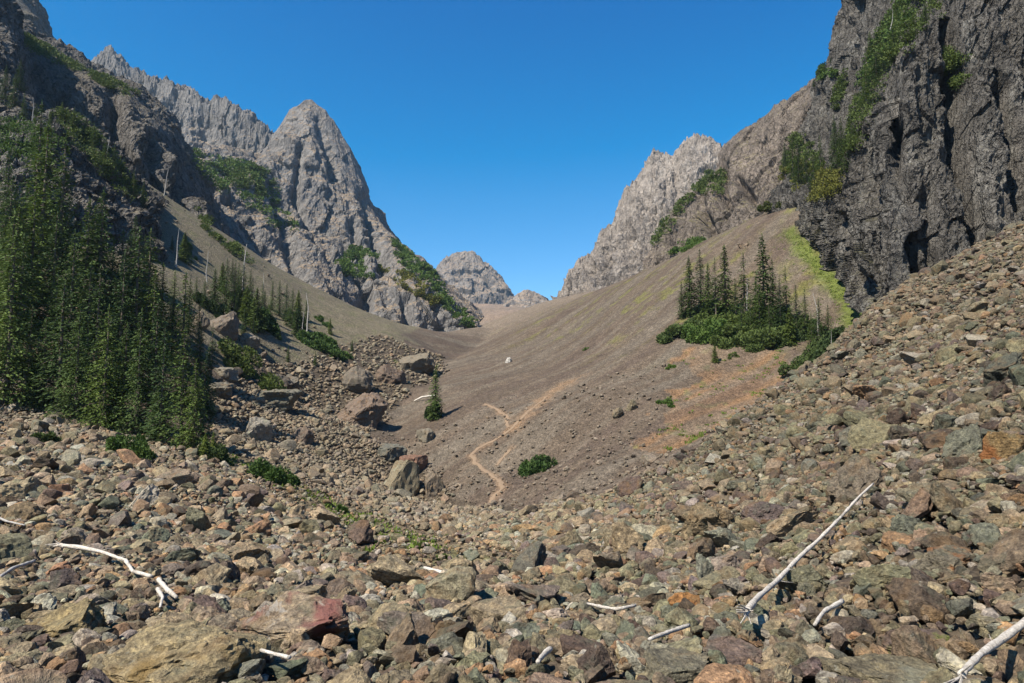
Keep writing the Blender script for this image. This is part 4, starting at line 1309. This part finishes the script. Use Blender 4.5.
# forest on the left slope: base position, top row, kind
FOREST = [
    (8, 405, 240, 'broad'), (25, 398, 262, 'slim'), (42, 408, 290, 'broad'), (60, 412, 250, 'slim'), (75, 420, 300, 'broad'), (92, 418, 262, 'slim'), (105, 428, 310, 'broad'), (122, 430, 280, 'slim'),
    (135, 436, 318, 'broad'), (150, 440, 262, 'slim'), (163, 444, 320, 'slim'), (178, 450, 290, 'slim'), (190, 452, 345, 'broad'), (206, 462, 420, 'young'), (200, 448, 330, 'slim'), (215, 458, 428, 'young'), (30, 402, 330, 'young'), (112, 432, 375, 'young'), (158, 442, 388, 'young'),
    (2, 372, 190, 'broad'), (18, 368, 205, 'broad'), (36, 365, 180, 'slim'), (52, 372, 222, 'broad'), (68, 376, 190, 'slim'), (86, 382, 225, 'broad'), (100, 385, 200, 'slim'), (118, 390, 220, 'broad'), (132, 392, 208, 'slim'),
    (148, 398, 225, 'broad'), (165, 402, 255, 'slim'), (180, 405, 268, 'slim'), (196, 410, 290, 'slim'), (208, 415, 330, 'spire'), (140, 380, 250, 'sparse'),
    (10, 335, 150, 'broad'), (28, 330, 140, 'broad'), (48, 334, 165, 'slim'), (64, 338, 175, 'broad'), (82, 342, 186, 'slim'), (98, 345, 195, 'broad'), (116, 348, 202, 'slim'), (130, 350, 196, 'broad'), (146, 352, 205, 'broad'), (158, 356, 240, 'slim'),
    (172, 360, 275, 'slim'), (188, 366, 280, 'slim'), (202, 372, 310, 'slim'), (214, 376, 300, 'sparse'),
    (5, 300, 118, 'broad'), (22, 298, 108, 'slim'), (40, 296, 122, 'broad'), (58, 300, 150, 'slim'), (76, 302, 190, 'broad'), (94, 306, 210, 'slim'), (112, 310, 228, 'slim'), (128, 314, 215, 'broad'), (144, 318, 214, 'slim'), (154, 322, 235, 'slim'),
    (170, 330, 268, 'slim'), (186, 336, 272, 'slim'), (200, 340, 296, 'slim'), (0, 265, 100, 'broad'), (34, 262, 112, 'slim'), (66, 266, 190, 'slim'), (100, 270, 205, 'slim'), (130, 280, 218, 'slim'), (150, 286, 225, 'slim'),
]
for fi, (bx, by, ty, kd) in enumerate(FOREST):
    if 18 < fi < 50 and fi % 4 == 1:
        continue
    bx2, by2 = bx + rng.uniform(-3, 3), by + rng.uniform(-2, 2)
    p = hit(bx2, by2)
    row = 'lowest row' if by > 396 else 'second row' if by > 360 else 'third row' if by > 320 else 'uppermost rows'
    hgt = px_height(p, ty) * rng.uniform(0.6, 1.1)
    add_tree(kd, p, hgt, area=('forest', row), group='firs of the forest on the left slope')
# single firs over the grassy left slope
SLOPE = [(184, 262, 232, 'young'), (214, 312, 268, 'spire'), (222, 292, 262, 'young'), (232, 282, 258, 'slim'), (238, 300, 262, 'broad'), (250, 305, 270, 'broad'), (246, 322, 285, 'young'), (256, 330, 288, 'young'), (262, 318, 282, 'slim'),
         (272, 310, 280, 'slim'), (279, 316, 280, 'broad'), (286, 322, 284, 'broad'), (292, 328, 288, 'broad'), (226, 306, 258, 'broad'), (234, 310, 262, 'slim'), (242, 314, 264, 'broad'), (196, 302, 276, 'slim'), (204, 308, 280, 'broad'), (264, 324, 290, 'broad'), (270, 332, 300, 'broad'), (298, 330, 300, 'slim'), (330, 334, 318, 'young'), (352, 352, 340, 'young'), (298, 318, 290, 'young'), (268, 328, 304, 'young'), (244, 336, 308, 'spire'), (253, 340, 312, 'slim'), (236, 322, 296, 'spire'),
         (296, 336, 310, 'young'), (288, 362, 346, 'spire'), (315, 366, 352, 'spire'), (228, 332, 300, 'slim'), (306, 330, 300, 'spire'), (172, 250, 235, 'spire')]
for (bx, by, ty, kd) in SLOPE:
    p = hit(bx, by)
    add_tree(kd, p, px_height(p, ty), area=('slope', 'grassy left slope'), group='firs scattered on the grassy left slope')
RIGHT = [(682, 318, 281, 'slim'), (690, 316, 256, 'spire'), (701, 312, 249, 'slim'), (709, 316, 262, 'spire'), (716, 318, 258, 'sparse'), (726, 318, 245, 'spire'), (736, 322, 278, 'slim'), (745, 320, 253, 'sparse'), (757, 330, 276, 'slim'),
         (765, 330, 234, 'spire'), (760, 338, 284, 'broad'), (774, 330, 258, 'slim'), (787, 326, 266, 'sparse'), (781, 334, 276, 'slim'), (797, 334, 284, 'slim'), (806, 338, 288, 'slim'), (829, 342, 304, 'slim'), (820, 346, 298, 'slim'), (751, 336, 296, 'slim'),
         (742, 336, 300, 'broad'), (770, 344, 300, 'broad'), (790, 344, 308, 'young'), (812, 344, 312, 'slim'), (715, 362, 344, 'young')]
for (bx, by, ty, kd) in RIGHT[:-1]:
    p = hit(bx, by)
    add_tree(kd, p, px_height(p, ty), area=('right', 'fan'), group='firs of the group on the fan')
p = hit(715, 362)
add_tree('young', p, px_height(p, 343), label="tiny squat fir alone on the orange soil below the fan's fir group")
p = hit(434, 420)
add_tree('spire', p, px_height(p, 363), label="lone slender fir standing by itself on the left foot of the fan", lean=(0, 0.05), var=0)
# firs on the ledges of the right wall
WALLT = [(786, 172, 140), (794, 176, 132), (800, 184, 138), (808, 182, 145), (815, 186, 148), (822, 172, 132), (838, 168, 118), (844, 160, 112), (848, 170, 128), (836, 150, 112), (854, 150, 108), (852, 128, 100), (815, 84, 74), (820, 76, 62), (826, 72, 58), (832, 60, 50),
         (868, 100, 62), (878, 82, 48), (888, 66, 34), (896, 56, 22), (906, 44, 14), (916, 34, 6), (928, 22, -6), (872, 60, 28), (884, 40, 12), (898, 24, -4)]
for (bx, by, ty) in WALLT:
    loc, nor, ob = see(bx, by)
    if loc is None or ob.name == 'ground':
        continue
    add_tree('broad' if by < 110 else 'slim', Vector(loc) + Vector((0, 0.4, -0.4)), px_height(loc, ty), area=('wall', 'right wall'), group='firs on the ledges of the right wall')
OUTC = [(22, 118, 90), (34, 126, 100), (48, 128, 104), (60, 122, 98), (72, 130, 104), (84, 142, 114), (92, 150, 120), (104, 164, 134), (112, 172, 140), (122, 184, 154), (132, 196, 166), (142, 206, 178), (12, 108, 70), (3, 100, 62), (18, 90, 56)]
for (bx, by, ty) in OUTC:
    loc, nor, ob = see(bx, by)
    if loc is None:
        continue
    add_tree('slim', Vector(loc) + Vector((0, 0.3, -0.4)), px_height(loc, ty), area=('outcrop', 'outcrop'), group='firs along the top of the left outcrop')

for i, (bx, by, ty, lab, ln) in enumerate([
    (241, 306, 244, "tallest white snag among the firs on the grassy left slope", 0.04), (307, 336, 292, "grey snag leaning right above the rightmost scrub mat of the left slope", 0.08),
    (303, 334, 311, "short pale snag just left of the leaning grey snag", 0.0), (296, 332, 317, "low broken snag, left end of the three above the scrub mat", -0.05),
    (263, 292, 272, "thin snag between two fir clumps on the grassy left slope", 0.03), (207, 282, 251, "grey snag above the big brown boulder on the left slope", 0.0),
    (176, 268, 228, "pale snag high on the grassy slope beside the forest edge", 0.02), (32, 124, 98, "pale leaning snag on the outcrop in the upper left corner", -0.12),
    (107, 160, 136, "grey snag standing under the dark left cliff", -0.06), (164, 196, 166, "tilted white snag at the foot of the dark left cliff's end", 0.1),
    (819, 342, 293, "bare grey snag at the right end of the fan's fir group", 0.05), (832, 350, 330, "short grey stub right of the bare snag in the fan's fir group", -0.05),
    (747, 322, 278, "white trunk showing between firs in the fan's fir group", 0.02), (888, 40, 12, "white leaning snag in the green gully of the right wall", 0.25)]):
    if by < 200 or (bx > 860):
        loc, nor, ob = see(bx, by)
        if loc is None:
            continue
        p = Vector(loc)
    else:
        p = hit(bx, by)
    add_snag(p, px_height(p, ty), lab, lean=(0, -ln if bx == 888 else ln), var=i, fat=0.9 if p.y > 60 else 0.7)

# ------------------------------------------------------------------ bushes
def bush_meshes(seed, wd, dp, ht, n, leaf, lumps=7, at=None):
    g = np.random.default_rng(seed)
    c = g.uniform(-1, 1, (lumps, 3)) * np.array([wd * .36, dp * .36, 0])
    c[:, :2] *= 1.15
    c[:, 2] = g.uniform(0.0, 0.75, lumps) ** 1.4 * ht * (1.1 - (c[:, 0] / wd) ** 2 * 3)
    rad = g.uniform(0.2, 0.4, lumps)[:, None] * np.array([wd * .5, dp * .5, ht * 0.9])
    k = g.integers(0, lumps, n)
    d = unit(g.normal(size=(n, 3)))
    rr_ = g.uniform(0.45, 1.05, n) ** 0.6
    p = c[k] + d * rad[k] * rr_[:, None]
    p[:, 2] = np.abs(p[:, 2])
    if at is not None:      # the mat follows the slope it grows on
        g0 = gz(at[0], at[1])[0]
        p[:, 2] += gz(at[0] + p[:, 0], at[1] + p[:, 1]) - g0
        c[:, 2] += gz(at[0] + c[:, 0], at[1] + c[:, 1]) - g0
    al = unit(d + g.normal(0, 0.6, (n, 3)) + np.array([0, 0, 0.5]))
    sd_ = unit(np.cross(al, g.normal(size=(n, 3))))
    l = leaf * g.uniform(0.6, 1.4, n)
    fo = mesh_from("foliage", *quads_from(p, al, sd_, l, l * g.uniform(0.35, 0.6, n)))
    mb = MB()
    for j in range(lumps):
        mb.add(tube([(c[j, 0] * .3, c[j, 1] * .3, -0.15 * ht), (c[j, 0] * .7, c[j, 1] * .7, c[j, 2] * .5), tuple(c[j] + np.array([0, 0, rad[j, 2] * .4]))], [0.025 * ht, 0.016 * ht, 0.006 * ht], 5, j, 0.1))
    return fo, mb.mesh("stem", True)


BUSH = [
    ((522, 452, 554, 476), 'shrub', "round green bush alone on the lower fan right of the trail", 'bush'),
    ((106, 428, 146, 462), 'shrub', "bright green bush in front of the forest's lower edge", 'bush'),
    ((250, 458, 292, 486), 'shrub', "bright low bush beside the bare gravel strip", 'bush'),
    ((422, 400, 440, 423), 'shrub_dark', "dark bushy scrub wrapped round the foot of the lone fir", 'bush'),
    ((296, 332, 346, 354), 'shrub', "rightmost low scrub mat on the grassy left slope", 'scrub'),
    ((212, 338, 270, 380), 'shrub_dark', "largest dark scrub mat below the big boulders of the left slope", 'scrub'),
    ((655, 398, 674, 408), 'shrub', "small green bush low on the orange soil", 'bush'),
    ((664, 362, 676, 370), 'shrub', "tiny bush left of the squat fir on the orange soil", 'bush'),
    ((729, 353, 740, 360), 'shrub_dark', "small dark bush right of the squat fir on the orange soil", 'bush'),
    ((664, 316, 708, 342), 'shrub_dark', "leftmost prostrate scrub mat under the fan's fir group", 'scrub'),
    ((690, 312, 734, 346), 'shrub', "green scrub mound below the two tall left firs of the fan's group", 'scrub'),
    ((716, 318, 756, 350), 'shrub_dark', "dark scrub mound under the middle of the fan's fir group", 'scrub'),
    ((748, 318, 800, 352), 'shrub_dark', "broad mixed green scrub under the tallest fir of the fan", 'scrub'),
    ((790, 334, 832, 368), 'shrub_dark', "dark low scrub at the lower right end of the fan's fir group", 'scrub'),
    ((700, 300, 740, 330), 'shrub_dark', "brighter scrub behind the left half of the fan's fir group", 'scrub'),
    ((738, 296, 792, 334), 'shrub_dark', "tall dark scrub between the firs at the middle of the fan's group", 'scrub'),
    ((782, 306, 826, 344), 'shrub_dark', "mixed green scrub among the right-hand firs of the fan's group", 'scrub'),
    ((815, 318, 846, 350), 'shrub_dark', "dark scrub round the bare snag of the fan's fir group", 'scrub'),
    ((180, 238, 195, 256), 'shrub', "green bush high on the grassy left slope beside the forest edge", 'bush'),
    ((194, 290, 222, 314), 'shrub_dark', "dark bush above the big brown boulder of the left slope", 'bush'),
    ((228, 284, 254, 312), 'shrub_dark', "dark bush at the foot of the tallest white snag", 'bush'),
    ((248, 304, 276, 332), 'shrub', "bright green bush below the middle fir clump of the left slope", 'bush'),
    ((280, 304, 302, 326), 'shrub_dark', "dark bush under the right fir clump of the grassy left slope", 'bush'),
    ((312, 312, 330, 325), 'shrub', "low bright bush right of the leaning grey snag", 'bush'),
    ((583, 345, 592, 350), 'shrub', "tiny green tuft bush high on the fan", 'bush'),
    ((764, 190, 790, 210), 'shrub_yellow', "olive yellow bush at the upper corner of the fan", 'bush'),
    ((196, 440, 226, 464), 'shrub_dark', "dark bush at the forest's lower right corner", 'bush'),
    ((30, 430, 60, 448), 'shrub_dark', "low shaded bush at the left forest's lower edge", 'bush'),
    ((392, 358, 400, 364), 'shrub', "tiny green bush between the boulders above the lone fir", 'bush'),
    ((436, 552, 448, 562), 'shrub', "small green tuft beside the lower end of the gravel strip", 'bush'),
    ((326, 500, 344, 512), 'shrub', "small green tuft on the bare gravel strip", 'bush'),
]
for i, (box, mk, lab, cat) in enumerate(BUSH):
    x0, y0, x1, y1 = box
    bx, by = (x0 + x1) / 2, y1 - 0.1 * (y1 - y0)
    loc, nor, ob = see(bx, by)
    if by > 215 or loc is None:
        loc = hit(bx, by)
    D = loc[1]
    wd = (x1 - x0) * D / F * 1.1
    ht = (y1 - y0) * D / F * 0.8
    npx = (x1 - x0) * (y1 - y0)
    ground_b = by > 215
    ctr = Vector(loc) + Vector((0, wd * 0.25, 0))
    if ground_b:
        ctr.z = gz(ctr.x, ctr.y)[0]
    ht = max(ht * (0.85 if cat == 'scrub' else 1.0), 0.25)
    if 'among' in lab or 'between' in lab or 'behind' in lab:
        ht *= 0.6
    fo, st = bush_meshes(200 + i, wd, wd * 0.7, ht, int(np.clip(npx * 7, 250, 9000)), max(0.04, min(0.06 * wd + 0.08, 2.8 * D / F)), 22 if npx > 700 else 12 if npx > 300 else 6, ctr if ground_b else None)
    fo.materials.append(M[mk])
    st.materials.append(M['bark'])
    e = empty("shrub", ctr)
    link("foliage", fo, None, e)
    link("stem", st, None, e)
    tag(e, lab, cat)

# scrub that grows over ledges and cracks of the rock walls: nobody could count it
SCRUB = [
    ('shrub', 150, 2.2, [(192, 150), (215, 158), (262, 164), (278, 185), (282, 208), (298, 226), (290, 240), (262, 216), (238, 198), (216, 186), (200, 176)]),
    ('shrub_dark', 110, 2.0, [(218, 160), (262, 166), (276, 186), (258, 196), (230, 182)]),
    ('shrub', 120, 2.0, [(338, 262), (352, 246), (372, 250), (386, 262), (370, 278), (345, 276)]),
    ('shrub', 130, 2.0, [(392, 238), (410, 252), (428, 268), (446, 288), (440, 296), (418, 280), (398, 262)]),
    ('shrub_yellow', 60, 1.8, [(375, 268), (410, 272), (440, 300), (430, 304), (400, 284)]),
    ('shrub', 60, 1.6, [(440, 290), (476, 322), (470, 330), (436, 300)]),
    ('shrub_dark', 130, 1.5, [(24, 34), (50, 48), (80, 68), (74, 72), (44, 58), (24, 46)]),
    ('shrub_dark', 60, 1.3, [(88, 72), (110, 78), (136, 92), (130, 97), (104, 86)]),
    ('shrub_dark', 130, 1.2, [(60, 108), (84, 120), (110, 150), (150, 205), (140, 212), (100, 172), (62, 132)]),
    ('shrub', 90, 1.2, [(0, 118), (30, 120), (62, 140), (40, 165), (0, 160)]),
    ('shrub_dark', 90, 1.2, [(195, 205), (225, 235), (250, 262), (242, 262), (205, 232)]),
    ('shrub_dark', 60, 1.7, [(690, 188), (712, 166), (724, 172), (722, 194), (702, 192)]),
    ('shrub_dark', 50, 1.5, [(652, 240), (664, 218), (690, 192), (694, 196), (670, 226), (656, 246)]),
    ('shrub', 50, 1.4, [(664, 256), (690, 240), (706, 240), (690, 250)]),
    ('shrub_dark', 260, 1.1, [(936, -5), (946, 2), (902, 52), (880, 84), (862, 140), (850, 160), (842, 150), (856, 100), (876, 40), (900, -5)]),
    ('shrub', 150, 1.0, [(930, -5), (905, 30), (880, 60), (860, 110), (858, 80), (880, 30), (905, -5)]),
    ('shrub_yellow', 150, 1.1, [(782, 166), (806, 160), (832, 170), (846, 172), (840, 192), (815, 202), (795, 196), (780, 182)]),
    ('shrub_dark', 100, 1.1, [(784, 140), (800, 132), (816, 150), (822, 166), (800, 172), (784, 164)]),
    ('shrub_dark', 60, 0.9, [(948, 50), (960, 52), (968, 80), (958, 86), (950, 70)]),
    ('shrub_dark', 40, 0.9, [(846, 62), (838, 86), (830, 110), (836, 112), (846, 90)]),
    ('shrub', 40, 1.0, [(816, 66), (834, 56), (836, 74), (820, 84)]),
]
by_mat = {}
g = np.random.default_rng(77)
for mk, n, rad, poly in SCRUB:
    pa = np.array(poly, float)
    got = 0
    for _ in range(n * 6):
        if got >= n:
            break
        x, y = g.uniform(pa[:, 0].min(), pa[:, 0].max()), g.uniform(pa[:, 1].min(), pa[:, 1].max())
        if not in_poly(np.array([x]), np.array([y]), poly)[0]:
            continue
        if perlin(np.array([[x / 11, y / 11, 3.3]]))[0] < -0.25:
            continue
        got += 1
        loc, nor, ob = see(x, y)
        if loc is None:
            continue
        m = 70
        d = unit(g.normal(size=(m, 3)))
        c = np.array(loc) + np.array(nor) * rad * 0.1
        sc = rad * g.uniform(0.6, 1.25) * np.array([1, 1, 0.6])
        p_ = c + d * sc * (g.uniform(0.3, 1, m) ** 0.5)[:, None]
        al = unit(d + g.normal(0, 0.6, (m, 3)) + np.array([0, 0, 0.4]))
        l = max(0.22, 2.0 * loc[1] / F) * g.uniform(0.7, 1.4, m)
        by_mat.setdefault(mk, []).append((p_, al, unit(np.cross(al, g.normal(size=(m, 3)))), l))
for mk, lst in by_mat.items():
    a_, b_, c_, d_ = (np.concatenate([x[k] for x in lst]) for k in range(4))
    lab = {'shrub': "green scrub covering the ledges of the peak and walls", 'shrub_dark': "dark green scrub filling the cracks and gullies of the walls", 'shrub_yellow': "yellowing scrub on the ledges of the right wall and peak"}[mk]
    tag(link("mountain_scrub", mesh_from("mountain_scrub", *quads_from(a_, b_, c_, d_, d_ * 0.55)), M[mk]), lab, kind='stuff')

# grass tufts: moss line beside the wall, gravel strip, orange soil
gp_ = []
for line, n, sp in ((moss_line, 300, 1.8), (strip_line, 170, 1.6)):
    l = np.array(line)
    k = g.integers(0, len(l) - 1, n)
    q_ = l[k] + (l[k + 1] - l[k]) * g.random((n, 1)) + g.normal(0, sp * 0.6, (n, 2))
    gp_.append(q_)
op = np.array(orange_poly)
q_ = np.stack([g.uniform(op[:, 0].min(), op[:, 0].max(), 2600), g.uniform(op[:, 1].min(), op[:, 1].max(), 2600)], 1)
keep = in_poly(q_[:, 0], q_[:, 1], orange_poly) & (fbm(np.c_[q_ / 2.5, 0 * q_[:, :1]], 3) > 0.25)
gp_.append(q_[keep])
q_ = np.concatenate(gp_)
m = 9
base = np.repeat(np.c_[q_, gz(q_[:, 0], q_[:, 1])], m, 0) + g.normal(0, 0.12, (len(q_) * m, 3)) * np.array([1, 1, 0.2])
al = unit(g.normal(0, 0.5, (len(base), 3)) + np.array([0, 0, 1.0]))
l = g.uniform(0.12, 0.3, len(base))
t = foliage_material("grass_blades", (0.08, 0.125, 0.02), (0.105, 0.145, 0.026), (0.14, 0.14, 0.045))
tag(link("grass", mesh_from("grass", *quads_from(base + np.array([0, 0, 0.08]), al, unit(np.cross(al, g.normal(size=(len(base), 3)))), l, l * 0.4)), t), "short yellow green grass along the wall foot and gravel strip", kind='stuff')

# ------------------------------------------------------------------ labels that single out each tree and rock
ORD = ["", "second", "third", "fourth", "fifth", "sixth", "seventh", "eighth", "ninth", "tenth", "eleventh", "twelfth", "thirteenth", "fourteenth", "fifteenth", "sixteenth", "seventeenth", "eighteenth", "nineteenth", "twentieth"]
WORD = {'broad': 'broad dense fir', 'slim': 'slim fir', 'spire': 'narrow spire-shaped fir', 'sparse': 'thin half-bare fir', 'young': 'small bright young fir'}
PLACE = {'forest': "in the {} of the left-hand forest", 'slope': "on the grassy left slope", 'right': "in the fir group on the fan", 'wall': "on the right wall's ledges", 'outcrop': "along the outcrop above the forest"}
groups = {}
for tdat in TREES:
    if tdat['area']:
        groups.setdefault((tdat['area'], tdat['kind']), []).append(tdat)
for (area, kd), lst in groups.items():
    lst.sort(key=lambda d: d['px'])
    pl = PLACE[area[0]].format(area[1])
    for i, d in enumerate(lst):
        if len(lst) == 1:
            lab = f"only {WORD[kd]} {pl}"
        elif i == 0:
            lab = f"leftmost {WORD[kd]} {pl}"
        elif i == len(lst) - 1:
            lab = f"rightmost {WORD[kd]} {pl}"
        else:
            lab = f"{ORD[i]} {WORD[kd]} from the left {pl}"
        d['o']['label'] = lab
LM = [
    ("the long bleached log", (805, 552)), ("the thick pale log", (995, 648)), ("the short pale stick", (828, 613)), ("the bent bleached branch", (105, 556)), ("the red-streaked slab", (290, 625)),
    ("the huge tan boulder", (185, 660)), ("the sloping olive boulder", (60, 625)), ("the flat-topped bottom boulder", (885, 675)), ("the moss-capped boulder", (915, 645)), ("the rusty-sided block", (945, 564)),
    ("the bright orange boulder", (683, 604)), ("the ochre edge block", (1005, 450)), ("the tall leaning slab", (852, 482)), ("the pale tan boulder", (245, 556)), ("the curved pale stick", (612, 606)),
    ("the level pale branch", (449, 572)), ("the gravel strip", (340, 512)), ("the lichen-faced boulder", (400, 480)), ("the lone fan bush", (538, 464)), ("the forest-edge bush", (126, 445)),
    ("the bright low bush", (271, 472)), ("the bottom forked stick", (543, 656)), ("the lone fir", (433, 400)), ("the fan's fir group", (760, 345)), ("the right cliff's foot", (960, 265)), ("the hollow's largest boulder", (362, 410)),
]


def rel(p_, lm):
    dx, dy = p_[0] - lm[1][0], p_[1] - lm[1][1]
    if abs(dx) > 1.3 * abs(dy):
        return "right of" if dx > 0 else "left of"
    return "below" if dy > 0 else "above"


buckets = {}
for d in TH_ROCK:
    lm = min(LM, key=lambda m_: math.hypot(d['px'][0] - m_[1][0], d['px'][1] - m_[1][1]))
    d['dist'] = math.hypot(d['px'][0] - lm[1][0], d['px'][1] - lm[1][1])
    buckets.setdefault((d['c'], d['k'], rel(d['px'], lm), lm[0]), []).append(d)
for (c, k, r_, lm), lst in buckets.items():
    lst.sort(key=lambda d: d['dist'])
    for i, d in enumerate(lst):
        how = "" if len(lst) == 1 else ("closest " if i == 0 else f"{ORD[i]}-closest ")
        d['o']['label'] = f"{how}{c} {k} rock {r_} {lm}"
        d['o']['category'] = 'rock'
        d['o']['group'] = 'rocks of the talus'
#SECTION_END
# ------------------------------------------------------------------ the air
hz = bpy.data.materials.new("air")
hz.use_nodes = True
hz.node_tree.nodes.clear()
ho = hz.node_tree.nodes.new('ShaderNodeOutputMaterial')
hv = hz.node_tree.nodes.new('ShaderNodeVolumePrincipled')
hv.inputs['Color'].default_value = (0.55, 0.78, 1.0, 1)
hv.inputs['Density'].default_value = 0.00012
hv.inputs['Anisotropy'].default_value = 0.2
hz.node_tree.links.new(hv.outputs[0], ho.inputs['Volume'])
zs, ext = [], []
for o in scene.objects:
    if o.type == 'MESH':
        for c_ in o.bound_box:
            p_ = o.matrix_world @ Vector(c_)
            ext.append(p_[:])
ext = np.array(ext)
lo_, hi_ = ext.min(0) - 2.0, ext.max(0) + 5.0
bv = np.array([(x, y, z) for x in (lo_[0], hi_[0]) for y in (lo_[1], hi_[1]) for z in (lo_[2], hi_[2])])
bfc = np.array([(0, 1, 3, 2), (4, 6, 7, 5), (0, 4, 5, 1), (2, 3, 7, 6), (0, 2, 6, 4), (1, 5, 7, 3)])
tag(link("haze", mesh_from("haze", bv, bfc), hz), "thin blue air that softens the far peaks", kind='stuff')
# ------------------------------------------------------------------ sky, sun, view
SUN_AZ = math.radians(41)      # degrees behind the left-hand side
SUN_EL = math.radians(52)
sd = Vector((-math.cos(SUN_AZ) * math.cos(SUN_EL), -math.sin(SUN_AZ) * math.cos(SUN_EL), math.sin(SUN_EL)))
sun = bpy.data.lights.new("sun", 'SUN')
sun.energy = 5.0
sun.angle = math.radians(0.5)
sun.color = (1.0, 0.92, 0.79)
so = bpy.data.objects.new("sun", sun)
so.rotation_euler = sd.to_track_quat('Z', 'Y').to_euler()
col.objects.link(so)
w = bpy.data.worlds.new("World")
scene.world = w
w.use_nodes = True
nt = w.node_tree
sky = nt.nodes.new('ShaderNodeTexSky')
sky.sky_type = 'NISHITA'
sky.sun_disc = False
sky.sun_elevation = SUN_EL
sky.sun_rotation = math.atan2(sd.x, sd.y)
sky.altitude = 1500
sky.air_density = 1.0
sky.dust_density = 0.7
sky.ozone_density = 3.0
bg = nt.nodes['Background']
bg.inputs[1].default_value = 0.102
hs = nt.nodes.new('ShaderNodeHueSaturation')
hs.inputs['Saturation'].default_value = 1.03
hs.inputs['Hue'].default_value = 0.497
nt.links.new(sky.outputs[0], hs.inputs['Color'])
vs = nt.nodes.new('ShaderNodeVectorMath')
vs.operation = 'SUBTRACT'
vs.inputs[1].default_value = (1.08, 0.54, -0.05)      # the deep blue of a polarising filter
vm = nt.nodes.new('ShaderNodeVectorMath')
vm.operation = 'MAXIMUM'
vm.inputs[1].default_value = (0.0, 0.0, 0.0)
nt.links.new(hs.outputs[0], vs.inputs[0])
nt.links.new(vs.outputs[0], vm.inputs[0])
nt.links.new(vm.outputs[0], bg.inputs[0])
scene.view_settings.view_transform = 'Standard'
scene.view_settings.look = 'None'
scene.view_settings.exposure = 0.88
scene.view_settings.gamma = 1.0
scene.view_settings.use_curve_mapping = False
scene.render.engine = 'CYCLES'
scene.cycles.max_bounces = 5
scene.cycles.diffuse_bounces = 3
